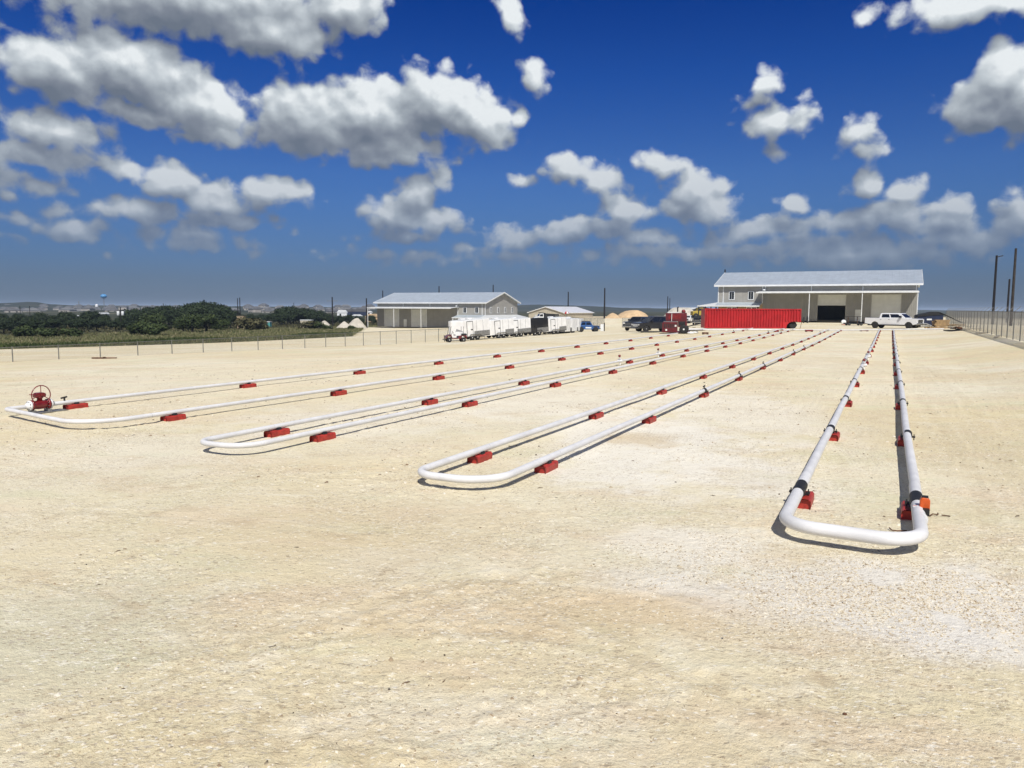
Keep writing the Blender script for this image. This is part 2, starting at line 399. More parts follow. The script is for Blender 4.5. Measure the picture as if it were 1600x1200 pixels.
def patch(px, py, wpx, depth, amt, col):
    x, y = P_(px, py); x2, _ = P_(px + wpx, py)
    return (x, y, abs(x2 - x), depth, amt, col)
WHITE_ = (0.84, 0.80, 0.69); GREY_ = (0.78, 0.745, 0.665); TAN_ = (0.62, 0.50, 0.31)
PATCHES = [patch(620, 590, 620, 26.0, .45, (0.79, 0.71, 0.52)),
           patch(1010, 690, 170, 4.5, .9, WHITE_), patch(940, 735, 110, 1.6, .75, WHITE_), patch(1150, 640, 150, 6.0, .6, WHITE_), patch(880, 625, 190, 5.0, .5, WHITE_),
           patch(1380, 930, 300, 1.3, .9, GREY_), patch(1560, 985, 200, 0.9, .8, GREY_), patch(1090, 850, 150, 0.8, .75, WHITE_), patch(1030, 905, 120, 0.5, .5, GREY_),
           patch(1230, 760, 90, 1.4, .5, GREY_), patch(760, 1130, 260, 0.5, .25, WHITE_), patch(700, 880, 180, 0.6, .25, WHITE_), patch(560, 655, 190, 3.0, .45, WHITE_), patch(250, 700, 220, 2.5, .3, WHITE_), patch(1330, 570, 90, 9.0, .3, TAN_),
           patch(100, 980, 260, 1.4, .55, (0.60, 0.585, 0.43)), patch(1520, 700, 170, 6.0, .55, (0.62, 0.53, 0.34)), patch(1540, 590, 120, 14.0, .4, (0.64, 0.55, 0.36)),
           patch(620, 830, 330, 1.6, .35, TAN_), patch(950, 960, 260, 0.5, .45, (0.66, 0.51, 0.32)), patch(1000, 685, 60, 1.0, .7, (0.62, 0.50, 0.32)), patch(500, 960, 260, 0.7, .35, (0.70, 0.57, 0.39))]
# wheel tracks: arcs (centre x, centre y, radius, half width, strength)
def arc_through(a, b, c):
    (x1, y1), (x2, y2), (x3, y3) = a, b, c
    d = 2 * (x1 * (y2 - y3) + x2 * (y3 - y1) + x3 * (y1 - y2))
    ux = ((x1 * x1 + y1 * y1) * (y2 - y3) + (x2 * x2 + y2 * y2) * (y3 - y1) + (x3 * x3 + y3 * y3) * (y1 - y2)) / d
    uy = ((x1 * x1 + y1 * y1) * (x3 - x2) + (x2 * x2 + y2 * y2) * (x1 - x3) + (x3 * x3 + y3 * y3) * (x2 - x1)) / d
    return ux, uy, math.hypot(x1 - ux, y1 - uy)
TRACKS = []
for pts, w_, k_ in (([(820, 900), (1050, 925), (1240, 1010)], 0.13, .9), ([(700, 985), (1000, 1030), (1330, 1200)], 0.12, .7), ([(300, 760), (560, 745), (800, 790)], 0.16, .6), ([(150, 800), (480, 830), (760, 900)], 0.14, .6),
                    ([(1450, 640), (1520, 760), (1600, 1000)], 0.15, .7), ([(1480, 600), (1560, 700), (1640, 860)], 0.15, .6), ([(60, 900), (330, 1000), (560, 1180)], 0.12, .6), ([(900, 1100), (1200, 1060), (1600, 1110)], 0.12, .6)):
    cx_, cy_, r__ = arc_through(*[P_(*q) for q in pts]); TRACKS.append((cx_, cy_, r__, w_, k_))
M = {}
M['ground'] = ground_material()

def soil_material(name, stops, scale=0.05, streak=(1, 1, 1), bump=0.6):
    m_, t, b = new_mat(name)
    g = t.node('ShaderNodeNewGeometry'); P = t.mapping(g.outputs['Position'], (0, 0, 0), (0, 0, 0), streak)
    a = t.noise(P, scale, 6, 0.65, 0.3)
    c = t.ramp(a, stops)
    f = t.noise(g.outputs['Position'], 1.7, 5, 0.7)
    c = t.mix(t.math('MULTIPLY', t.smooth(f, 0.5, 0.7), 0.45), c, (0.05, 0.055, 0.025))
    t.put(b.inputs['Base Color'], c); b.inputs['Roughness'].default_value = 0.95; b.inputs['Specular IOR Level'].default_value = 0.1
    bp = t.node('ShaderNodeBump'); bp.inputs['Strength'].default_value = bump; bp.inputs['Distance'].default_value = 0.3
    t.put(bp.inputs['Height'], f); t.l.new(bp.outputs[0], b.inputs['Normal'])
    return m_
M['field'] = soil_material('field_soil', [(0.30, (0.10, 0.105, 0.05)), (0.45, (0.16, 0.15, 0.075)), (0.6, (0.21, 0.19, 0.10)), (0.72, (0.30, 0.25, 0.15))], 0.06)
M['plain'] = soil_material('scrubland', [(0.3, (0.025, 0.032, 0.018)), (0.48, (0.05, 0.055, 0.03)), (0.62, (0.09, 0.085, 0.05)), (0.74, (0.22, 0.19, 0.12))], 0.012, (1, 1, 1))
M['lot'] = soil_material('graded_lot', [(0.3, (0.36, 0.30, 0.20)), (0.5, (0.50, 0.43, 0.30)), (0.7, (0.58, 0.52, 0.40))], 0.03, bump=0.3)
M['hill'] = soil_material('hill_scrub', [(0.3, (0.018, 0.026, 0.018)), (0.5, (0.035, 0.042, 0.028)), (0.64, (0.07, 0.07, 0.045)), (0.74, (0.20, 0.17, 0.12))], 0.006, (1, 1, 1))
M['pipe'] = plain('white_pipe_paint', (0.70, 0.70, 0.70), 0.42, 0, 0.05, 2.5, 0.2, 60, spec=0.4)
M['rubber'] = plain('black_rubber', (0.014, 0.014, 0.014), 0.6, 0, 0.2, 8, 0.3, 50)
M['red'] = plain('red_block_paint', (0.43, 0.036, 0.024), 0.5, 0, 0.16, 9, 0.5, 45)
M['darkred'] = plain('dark_red_paint', (0.20, 0.010, 0.012), 0.35, 0, 0.15, 6, 0.2, 40, 0.3)
M['maroon'] = plain('maroon_paint', (0.13, 0.008, 0.014), 0.35, 0, 0.15, 2, 0.1, 20, 0.4)
M['orange'] = plain('orange_plastic', (0.62, 0.10, 0.015), 0.4, 0, 0.1, 12, 0.2, 50)
M['steel'] = plain('galvanised_steel', (0.33, 0.33, 0.32), 0.5, 0.6, 0.15, 6)
M['darksteel'] = plain('dark_steel', (0.045, 0.043, 0.042), 0.55, 0.5, 0.2, 6)
M['rust'] = plain('rusty_steel', (0.16, 0.075, 0.04), 0.8, 0.2, 0.25, 7)
M['white'] = plain('white_paint', (0.78, 0.78, 0.77), 0.4, 0, 0.05, 1.5, coat=0.3)
M['trim'] = plain('white_trim', (0.74, 0.76, 0.76), 0.45, 0, 0.05, 1.0)
M['carwhite'] = plain('car_paint_white', (0.80, 0.81, 0.82), 0.3, 0, 0.03, 1.0, coat=0.8)
M['carblack'] = plain('car_paint_black', (0.012, 0.013, 0.016), 0.3, 0.1, 0.1, 1.0, coat=0.8)
M['cargrey'] = plain('car_paint_charcoal', (0.035, 0.04, 0.047), 0.3, 0.3, 0.1, 1.0, coat=0.8)
M['carblue'] = plain('car_paint_blue', (0.015, 0.085, 0.27), 0.3, 0.1, 0.1, 1.0, coat=0.6)
M['chrome'] = plain('chrome', (0.6, 0.6, 0.6), 0.18, 1.0, 0.05, 5)
M['glass'] = plain('dark_glass', (0.012, 0.015, 0.018), 0.08, 0, 0.05, 2, spec=0.8)
M['tyre'] = plain('tyre_rubber', (0.02, 0.02, 0.02), 0.85, 0, 0.2, 12)
M['lamp'] = plain('lamp_lens', (0.72, 0.72, 0.70), 0.12, 0, 0.05, 3, spec=0.8)
M['redlamp'] = plain('red_lens', (0.4, 0.015, 0.01), 0.2, 0, 0.05, 3)
M['container'] = plain('red_container_paint', (0.44, 0.010, 0.013), 0.45, 0, 0.14, 0.8, 0.1, 10, 0.1)
M['wood'] = plain('sawn_wood', (0.36, 0.24, 0.12), 0.85, 0, 0.2, 5, 0.4, 30)
M['oldwood'] = plain('weathered_pole_wood', (0.010, 0.008, 0.009), 0.9, 0, 0.25, 3, 0.4, 30)
M['bark'] = plain('bark', (0.045, 0.038, 0.032), 0.95, 0, 0.25, 4)
M['navy'] = plain('navy_paint', (0.012, 0.022, 0.06), 0.5, 0, 0.15, 2)
M['blacktarp'] = plain('black_tarp', (0.012, 0.013, 0.014), 0.7, 0, 0.2, 2)
M['bluetarp'] = plain('blue_tarp', (0.04, 0.22, 0.33), 0.6, 0, 0.15, 2)
M['yellow'] = plain('yellow_machine_paint', (0.48, 0.36, 0.05), 0.5, 0, 0.15, 2)
M['tanblock'] = plain('tan_steel_tank', (0.42, 0.32, 0.20), 0.7, 0, 0.15, 1)
M['sand'] = plain('orange_sand', (0.58, 0.42, 0.25), 0.95, 0, 0.12, 0.6, 0.8, 3)
M['gravelheap'] = plain('pale_gravel', (0.55, 0.51, 0.43), 0.95, 0, 0.12, 0.6, 0.8, 3)
M['turq'] = plain('turquoise_cabin', (0.10, 0.38, 0.36), 0.6, 0, 0.1, 1)
M['towerblue'] = plain('water_tower_blue', (0.07, 0.30, 0.62), 0.4, 0, 0.08, 0.2)
M['houseroof'] = plain('house_shingle', (0.12, 0.12, 0.125), 0.9, 0, 0.2, 0.3)
M['housewall'] = plain('house_siding', (0.40, 0.37, 0.33), 0.8, 0, 0.15, 0.3)
M['stonewall'] = plain('limestone_veneer', (0.42, 0.31, 0.19), 0.9, 0, 0.22, 3.0, 0.5, 8)
M['beige'] = plain('beige_plastic', (0.5, 0.45, 0.35), 0.6, 0, 0.1, 2)
M['stonechip'] = None

def ribbed(name, col, rib, axis='X', metal=0.0, rough=0.5, strength=0.6):
    m_, t, b = new_mat(name)
    tc_ = t.node('ShaderNodeTexCoord'); O = tc_.outputs['Object']
    w = t.node('ShaderNodeTexWave', wave_type='BANDS', bands_direction=axis, wave_profile='SIN')
    t.put(w.inputs['Vector'], O); w.inputs['Scale'].default_value = 0.314159 / rib
    n1 = t.noise(O, 0.7, 5, 0.6)
    c = t.mix(t.smooth(n1, 0.3, 0.75), tuple(x * 0.86 for x in col), col)
    pn = t.noise(t.mapping(O, (0, 0, 0), (0, 0, 0), (1, 1, 0.05) if axis == 'X' else (0.05, 1, 1)), 0.9, 2, 0.5)
    c = t.mix(t.math('MULTIPLY', t.smooth(pn, 0.45, 0.6), 0.25), c, tuple(x * 0.72 for x in col))
    t.put(b.inputs['Base Color'], c); b.inputs['Metallic'].default_value = metal; b.inputs['Roughness'].default_value = rough
    bp = t.node('ShaderNodeBump'); bp.inputs['Strength'].default_value = strength; bp.inputs['Distance'].default_value = 0.03
    t.put(bp.inputs['Height'], w.outputs['Fac']); t.l.new(bp.outputs[0], b.inputs['Normal'])
    return m_
M['siding'] = ribbed('grey_metal_siding', (0.34, 0.33, 0.30), 0.3)
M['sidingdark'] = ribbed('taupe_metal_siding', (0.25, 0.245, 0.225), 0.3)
M['rolldoor'] = ribbed('light_rolling_door', (0.60, 0.61, 0.58), 0.12, 'Z', strength=0.4)
M['roof'] = ribbed('galvalume_roof', (0.55, 0.62, 0.68), 0.4, 'X', 0.35, 0.42, 0.4)
M['roofwhite'] = ribbed('white_porch_roof', (0.70, 0.72, 0.72), 0.4, 'X', 0.1, 0.5, 0.3)

def mesh_material(name, cov, col):
    """chain link: diagonal wires as real pattern with open holes between"""
    m_, t, b = new_mat(name)
    tc_ = t.node('ShaderNodeTexCoord'); sp_ = t.node('ShaderNodeSeparateXYZ'); t.put(sp_.inputs[0], tc_.outputs['Object'])
    fs = []
    for sgn in (1, -1):
        u = t.math('MULTIPLY', t.math('ADD', sp_.outputs[0], t.math('MULTIPLY', sp_.outputs[2], float(sgn))), 1 / 0.075)
        fs.append(t.math('LESS_THAN', t.math('FRACT', u), cov))
    k = t.math('MAXIMUM', fs[0], fs[1])
    b.inputs['Base Color'].default_value = (*col, 1); b.inputs['Metallic'].default_value = 0.2; b.inputs['Roughness'].default_value = 0.5
    tr = t.node('ShaderNodeBsdfTransparent'); mx = t.node('ShaderNodeMixShader')
    t.put(mx.inputs[0], k); t.l.new(tr.outputs[0], mx.inputs[1]); t.l.new(b.outputs[0], mx.inputs[2])
    t.l.new(mx.outputs[0], t.n['Material Output'].inputs[0])
    return m_
M['chainlink'] = mesh_material('chain_link_wire', 0.10, (0.42, 0.38, 0.29))
M['chainlinkdense'] = mesh_material('close_chain_link_wire', 0.30, (0.33, 0.33, 0.31))
M['fencesteel'] = plain('weathered_fence_steel', (0.20, 0.20, 0.18), 0.6, 0.2, 0.15, 6)

def leaf_material(name, cols):
    m_, t, b = new_mat(name)
    g = t.node('ShaderNodeNewGeometry')
    c = t.ramp(g.outputs['Random Per Island'], [(i / (len(cols) - 1), c_) for i, c_ in enumerate(cols)])
    t.put(b.inputs['Base Color'], c); b.inputs['Roughness'].default_value = 0.7; b.inputs['Specular IOR Level'].default_value = 0.25
    return m_
M['leafdark'] = leaf_material('dark_oak_leaves', [(0.010, 0.018, 0.008), (0.020, 0.034, 0.013), (0.036, 0.055, 0.020)])
M['leafmid'] = leaf_material('green_bush_leaves', [(0.022, 0.038, 0.012), (0.04, 0.06, 0.016), (0.06, 0.08, 0.024)])
M['leafolive'] = leaf_material('olive_bush_leaves', [(0.05, 0.05, 0.022), (0.075, 0.07, 0.03), (0.10, 0.095, 0.045)])
M['grass'] = leaf_material('dry_field_grass', [(0.07, 0.09, 0.032), (0.12, 0.13, 0.05), (0.17, 0.165, 0.075), (0.25, 0.22, 0.13)])
M['chips'] = leaf_material('limestone_chips', [(0.30, 0.22, 0.14), (0.50, 0.42, 0.29), (0.60, 0.53, 0.39), (0.66, 0.59, 0.46), (0.76, 0.71, 0.60)])
M['brownchips'] = leaf_material('dark_scraps', [(0.06, 0.042, 0.028), (0.13, 0.09, 0.055), (0.24, 0.16, 0.095), (0.33, 0.24, 0.15)])

# ================================================================== mesh helpers
class MB:
    def __init__(s): s.v = []; s.f = []; s.sm = []
    def add(s, vs, fs, smooth=False):
        o = len(s.v); s.v += [tuple(map(float, v)) for v in vs]
        for f in fs: s.f.append(tuple(i + o for i in f)); s.sm.append(smooth)
        return s
    def box(s, x0, x1, y0, y1, z0, z1):
        vs = [(x, y, z) for z in (z0, z1) for y in (y0, y1) for x in (x0, x1)]
        return s.add(vs, [(0, 2, 3, 1), (4, 5, 7, 6), (0, 1, 5, 4), (2, 6, 7, 3), (0, 4, 6, 2), (1, 3, 7, 5)])
    def bar(s, a, b, w, h=None, upv=(0, 0, 1)):
        h = h or w; a = Vector(a); b = Vector(b); d = (b - a).normalized()
        sx = d.cross(Vector(upv)); 
        if sx.length < 1e-4: sx = d.cross(Vector((0, 1, 0)))
        sx.normalize(); sy = sx.cross(d)
        vs = [p + sx * i * w / 2 + sy * j * h / 2 for p in (a, b) for i, j in ((-1, -1), (1, -1), (1, 1), (-1, 1))]
        return s.add(vs, [(3, 2, 1, 0), (4, 5, 6, 7), (0, 1, 5, 4), (1, 2, 6, 5), (2, 3, 7, 6), (3, 0, 4, 7)])
    def tube(s, pts, r, seg=12, caps=True, closed=False):
        pts = [Vector(p) for p in pts]; n = len(pts)
        rs = r if isinstance(r, (list, tuple)) else [r] * n
        rings = []; prev = None
        for i, p in enumerate(pts):
            if closed: d = (pts[(i + 1) % n] - pts[i - 1]).normalized()
            else: d = ((pts[i + 1] if i < n - 1 else p) - (pts[i - 1] if i > 0 else p)).normalized()
            if prev is None:
                a = Vector((0, 0, 1)) if abs(d.z) < 0.9 else Vector((1, 0, 0)); x = d.cross(a).normalized()
            else: x = (prev - d * prev.dot(d)).normalized()
            prev = x; y = d.cross(x)
            rings.append([p + (x * math.cos(2 * math.pi * k / seg) + y * math.sin(2 * math.pi * k / seg)) * rs[i] for k in range(seg)])
        vs = [v for q in rings for v in q]; fs = []
        for i in range(n if closed else n - 1):
            j = (i + 1) % n
            for k in range(seg): fs.append((i * seg + k, i * seg + (k + 1) % seg, j * seg + (k + 1) % seg, j * seg + k))
        s.add(vs, fs, True)
        if caps and not closed:
            s.add(rings[0], [tuple(range(seg))[::-1]]); s.add(rings[-1], [tuple(range(seg))])
        return s
    def prism(s, poly, y0, y1, axis='y'):
        """polygon in (x, z) extruded along y (or in (y, z) along x, or (x, y) along z)"""
        n = len(poly)
        f = {'y': lambda p, q: (p[0], q, p[1]), 'x': lambda p, q: (q, p[0], p[1]), 'z': lambda p, q: (p[0], p[1], q)}[axis]
        vs = [f(p, y0) for p in poly] + [f(p, y1) for p in poly]
        fs = [tuple(range(n)), tuple(range(n, 2 * n))[::-1]] + [(i, i + n, (i + 1) % n + n, (i + 1) % n) for i in range(n)]
        return s.add(vs, fs)
    def lathe(s, prof, seg=16, c=(0, 0, 0), axis='z'):
        vs = []; 
        for r, h in prof:
            for k in range(seg):
                a = 2 * math.pi * k / seg; p = (r * math.cos(a), r * math.sin(a), h)
                if axis == 'y': p = (p[0], p[2], p[1])
                if axis == 'x': p = (p[2], p[0], p[1])
                vs.append((c[0] + p[0], c[1] + p[1], c[2] + p[2]))
        fs = [(i * seg + k, i * seg + (k + 1) % seg, (i + 1) * seg + (k + 1) % seg, (i + 1) * seg + k) for i in range(len(prof) - 1) for k in range(seg)]
        fs.append(tuple(range(seg))[::-1]); fs.append(tuple(range((len(prof) - 1) * seg, len(prof) * seg)))
        return s.add(vs, fs, True)
    def mesh(s, name, mat, fixn=True):
        me = bpy.data.meshes.new(name); me.from_pydata(s.v, [], s.f)
        me.polygons.foreach_set('use_smooth', s.sm); me.materials.append(mat)
        if fixn:
            bm = bmesh.new(); bm.from_mesh(me); bmesh.ops.recalc_face_normals(bm, faces=bm.faces); bm.to_mesh(me); bm.free()
        me.update(); return me
    def build(s, name, mat, parent=None, bevel=0, **kw):
        o = bpy.data.objects.new(name, s.mesh(name, mat)); COL.objects.link(o)
        if parent is not None: o.parent = parent
        if bevel:
            b = o.modifiers.new('bevel', 'BEVEL'); b.width = bevel; b.segments = 2; b.limit_method = 'ANGLE'; b.angle_limit = R(40)
        for k, v in kw.items(): o[k] = v
        return o
def tag(o, label=None, cat=None, group=None, kind=None):
    if label: o['label'] = label
    if cat: o['category'] = cat
    if group: o['group'] = group
    if kind: o['kind'] = kind
    return o
def empty(name, label, cat, loc=(0, 0, 0), rz=0.0, group=None, kind=None):
    o = bpy.data.objects.new(name, None); COL.objects.link(o); o.empty_display_size = 0.2
    o.location = loc; o.rotation_euler = (0, 0, rz)
    return tag(o, label, cat, group, kind)
KIDS = {}
def children_of(o): return [c for c in COL.objects if c.parent == o]
def copy_tree(o, parent=None, kids=None):
    if kids is None:
        kids = {}
        for c in COL.objects:
            if c.parent: kids.setdefault(c.parent.name, []).append(c)
    c = o.copy(); COL.objects.link(c)
    if parent is not None: c.parent = parent
    for ch in kids.get(o.name, []): copy_tree(ch, c, kids)
    return c
def place(proto, used, loc, rz, label, group=None):
    """first placement uses the prototype itself, later ones a copy of it and its parts"""
    o = proto if not used.get(proto.name) else copy_tree(proto)
    used[proto.name] = True
    o.location = loc; o.rotation_euler = (0, 0, rz); o['label'] = label
    if group: o['group'] = group
    return o
USED = {}
ORD = ['first', 'second', 'third', 'fourth', 'fifth', 'sixth', 'seventh', 'eighth', 'ninth', 'tenth', 'eleventh', 'twelfth',
       'thirteenth', 'fourteenth', 'fifteenth', 'sixteenth', 'seventeenth', 'eighteenth', 'nineteenth', 'twentieth', 'twenty-first', 'twenty-second',
       'twenty-third', 'twenty-fourth', 'twenty-fifth', 'twenty-sixth', 'twenty-seventh', 'twenty-eighth', 'twenty-ninth', 'thirtieth']

# ================================================================== ground
def graded(lo, hi, step, far_lo, far_hi, grow=1.06):
    mid = list(np.arange(lo, hi + 1e-6, step)); a = []; x = lo; s_ = step
    while x > far_lo: s_ *= grow; x -= s_; a.append(x)
    b = []; x = hi; s_ = step
    while x < far_hi: s_ *= grow; x += s_; b.append(x)
    return np.array(a[::-1] + mid + b)
ns = graded(-3.2, 9.5, 0.032, -5000, 7000, 1.07)
ts = graded(2.4, 12.0, 0.032, -60, 7000, 1.055)
ns = np.unique(np.concatenate([ns[(ns < 78.5) | (ns > 142)], np.arange(78.5, 142, 1.5)])); ts = np.unique(np.concatenate([ts[(ts < 98) | (ts > 192)], np.arange(98, 192, 1.6)]))
ns[np.argmin(abs(ns - 80))] = 80.0
for v_ in (235.0,): ts[np.argmin(abs(ts - v_))] = v_
ns[np.argmin(abs(ns + 75))] = -75.0
NN, TT = np.meshgrid(ns, ts)
XX = DX * TT - DY * NN; YY = DY * TT + DX * NN
def relief(X, Y):
    """loose clods, ruts and roller marks, centimetres high, real geometry"""
    n_, t_ = NT_of(X, Y)
    r = 0.030 * fbm(X * 0.35, Y * 0.35, 3, 3)
    clod = 0.45 * (np.maximum(fbm(X * 5.5, Y * 5.5, 3, 11, 0.6), 0.03) - 0.03) + 0.6 * (np.maximum(fbm(X * 12, Y * 12, 2, 41, 0.6), 0.06) - 0.06)
    mask = np.clip(fbm(X * 0.5, Y * 0.5, 3, 21) * 3 + 0.55, 0, 1)
    r = r + 0.085 * clod * mask
    r = r + 0.010 * fbm(X * 14, Y * 14, 2, 31) * (0.4 + mask)
    for (cx, cy, rr, wd, k_) in TRACKS:
        dd = np.abs(np.hypot(X - cx, Y - cy) - rr) + 0.05 * fbm(X * 6, Y * 6, 2, 9)
        r = r + k_ * 0.6 * (0.016 * np.exp(-((dd - wd * 1.3) / (wd * 0.45)) ** 2) - 0.012 * np.exp(-(dd / wd) ** 2)) * np.clip(fbm(X * 1.3, Y * 1.3, 3, 55) * 4 + 0.6, 0, 1)
    fade = 1 - sstep(np.hypot(X, Y), 30, 70)
    return r * fade
ZZ = ground_z(XX, YY) + relief(XX, YY)
nr, nc = NN.shape
def grid_mesh(name, mat, fmask, smooth=True):
    idx = np.arange(nr * nc).reshape(nr, nc)
    q = np.stack([idx[:-1, 1:], idx[:-1, :-1], idx[1:, :-1], idx[1:, 1:]], -1)[fmask]
    used, inv = np.unique(q.ravel(), return_inverse=True)
    vs = np.stack([XX.ravel()[used], YY.ravel()[used], ZZ.ravel()[used]], -1)
    me = bpy.data.meshes.new(name)
    me.vertices.add(len(vs)); me.vertices.foreach_set('co', vs.ravel())
    nf = len(q); me.loops.add(nf * 4); me.loops.foreach_set('vertex_index', inv.astype(np.int32))
    me.polygons.add(nf); me.polygons.foreach_set('loop_start', np.arange(0, nf * 4, 4, dtype=np.int32))
    me.polygons.foreach_set('loop_total', np.full(nf, 4, dtype=np.int32))
    me.update(calc_edges=True); me.validate()
    me.polygons.foreach_set('use_smooth', np.ones(nf, bool)); me.materials.append(mat)
    o = bpy.data.objects.new(name, me); COL.objects.link(o); return o
nm = (ns[:-1] + ns[1:]) / 2; tm = (ts[:-1] + ts[1:]) / 2
FN, FT = np.meshgrid(nm, tm)
def field_edge(t_): return 80 + np.clip((t_ - 103) * 0.72, 0, 60)
yard = (FN < field_edge(FT)) & (FN > -75) & (FT < 235)
field = (FN > field_edge(FT)) & (FT < 235) & (FN < 150)
lot = ~yard & ~field & (FT < 330) & (FN > -420) & (FN < 130)
rest = ~yard & ~field & ~lot
tag(grid_mesh('ground', M['ground'], yard), 'pale tan crushed limestone yard surface with loose chips', kind='structure')
tag(grid_mesh('field_ground', M['field'], field), 'dry green and brown field soil left of the yard', kind='structure')
tag(grid_mesh('graded_lot', M['lot'], lot), 'pale graded earth beyond the yard', kind='structure')
tag(grid_mesh('plain', M['plain'], rest), 'dark scrubby plain reaching to the horizon', kind='structure')

def surf_z(x, y): return float(ground_z(x, y) + relief(np.array(x), np.array(y)))

# ------------------------------------------------------------------ loose stones
def stones(name, mat, pts, sizes, label, flat=0.55, elong=1.5):
    n_ = len(pts)
    base = np.array([(1, 0, 0), (0.3, 0.9, 0), (-0.8, 0.6, 0), (-0.9, -0.5, 0), (0.2, -1, 0), (0.1, 0.05, 1.0), (0.45, 0.3, 0.75)])
    V = np.repeat(base[None], n_, 0) + rng.normal(0, 0.18, (n_, 7, 3))
    V[:, :, 2] = np.where(base[None, :, 2] == 0, -0.35, V[:, :, 2] * flat)
    V[:, :, 0] *= rng.uniform(0.9, elong, (n_, 1))
    a = rng.uniform(0, 2 * np.pi, n_); ca, sa = np.cos(a)[:, None], np.sin(a)[:, None]
    x = V[:, :, 0] * ca - V[:, :, 1] * sa; y = V[:, :, 0] * sa + V[:, :, 1] * ca
    V = np.stack([x, y, V[:, :, 2]], -1) * sizes[:, None, None]
    V += pts[:, None, :]
    F_ = np.array([(0, 1, 6), (1, 2, 5), (1, 5, 6), (2, 3, 5), (3, 4, 5), (4, 0, 6), (4, 6, 5)])
    Fs = (F_[None] + (np.arange(n_) * 7)[:, None, None]).reshape(-1, 3)
    me = bpy.data.meshes.new(name)
    me.vertices.add(n_ * 7); me.vertices.foreach_set('co', V.ravel())
    me.loops.add(len(Fs) * 3); me.loops.foreach_set('vertex_index', Fs.ravel().astype(np.int32))
    me.polygons.add(len(Fs)); me.polygons.foreach_set('loop_start', np.arange(0, len(Fs) * 3, 3, dtype=np.int32))
    me.polygons.foreach_set('loop_total', np.full(len(Fs), 3, dtype=np.int32)); me.update(calc_edges=True)
    me.materials.append(mat); o = bpy.data.objects.new(name, me); COL.objects.link(o)
    return tag(o, label, kind='stuff')
def scatter(n_, rmin, rmax, power, cluster=True, spread=0.75):
    r = rmin + (rmax - rmin) * rng.random(n_) ** power; a = rng.uniform(-spread, spread, n_)
    X = r * np.sin(a); Y = r * np.cos(a)
    if cluster:
        k = fbm(X * 0.5, Y * 0.5, 3, 21) * 3 + 0.5 + 1.2 * fbm(X * 2.2, Y * 2.2, 2, 77)
        keep = rng.random(n_) < np.clip(k, 0.05, 1); X, Y = X[keep], Y[keep]
    return X, Y
def stone_pts(X, Y):
    Z = ground_z(X, Y) + relief(X, Y); return np.stack([X, Y, Z], -1)
X1, Y1 = scatter(210000, 3.2, 30, 1.05)
stones('gravel', M['chips'], stone_pts(X1, Y1), 0.003 + 0.010 * rng.random(len(X1)) ** 3.5, 'fine pale limestone chips strewn over the near yard')
gx, gy = P_(1430, 930)
Xa = gx + rng.normal(0, 1.25, 26000); Ya = gy + rng.normal(0, 0.62, 26000)
gx2, gy2 = P_(1060, 850)
Xb = gx2 + rng.normal(0, 0.7, 2500); Yb = gy2 + rng.normal(0, 0.4, 2500)
Xa = np.concatenate([Xa, Xb]); Ya = np.concatenate([Ya, Yb])
k_ = fbm(Xa * 1.6, Ya * 1.6, 3, 91) > -0.08; Xa, Ya = Xa[k_], Ya[k_]
stones('gravel', M['chips'], stone_pts(Xa, Ya), 0.004 + 0.014 * rng.random(len(Xa)) ** 3, 'coarser grey-white crushed stone patch at lower right')
X2, Y2 = scatter(1500, 3.4, 22, 0.9)
stones('rubble', M['chips'], stone_pts(X2, Y2), 0.012 + 0.022 * rng.random(len(X2)) ** 2.5, 'scattered larger limestone lumps', 0.7)
Xm, Ym = scatter(6000, 11, 48, 0.8, True, 0.72)
stones('rubble', M['chips'], stone_pts(Xm, Ym), 0.014 + 0.03 * rng.random(len(Xm)) ** 2.5, 'limestone lumps scattered over the middle of the yard', 0.6)
Xm, Ym = scatter(3500, 9, 42, 0.8, True, 0.72)
stones('debris_scraps', M['brownchips'], stone_pts(Xm, Ym), 0.010 + 0.024 * rng.random(len(Xm)) ** 2.5, 'dark brown clods and scraps scattered over the middle of the yard', 0.4, 3.0)
X3, Y3 = scatter(1800, 3.4, 30, 0.9)
stones('debris_scraps', M['brownchips'], stone_pts(X3, Y3), 0.004 + 0.012 * rng.random(len(X3)) ** 2.5, 'small dark brown scraps and twigs on the yard', 0.4, 3.0)

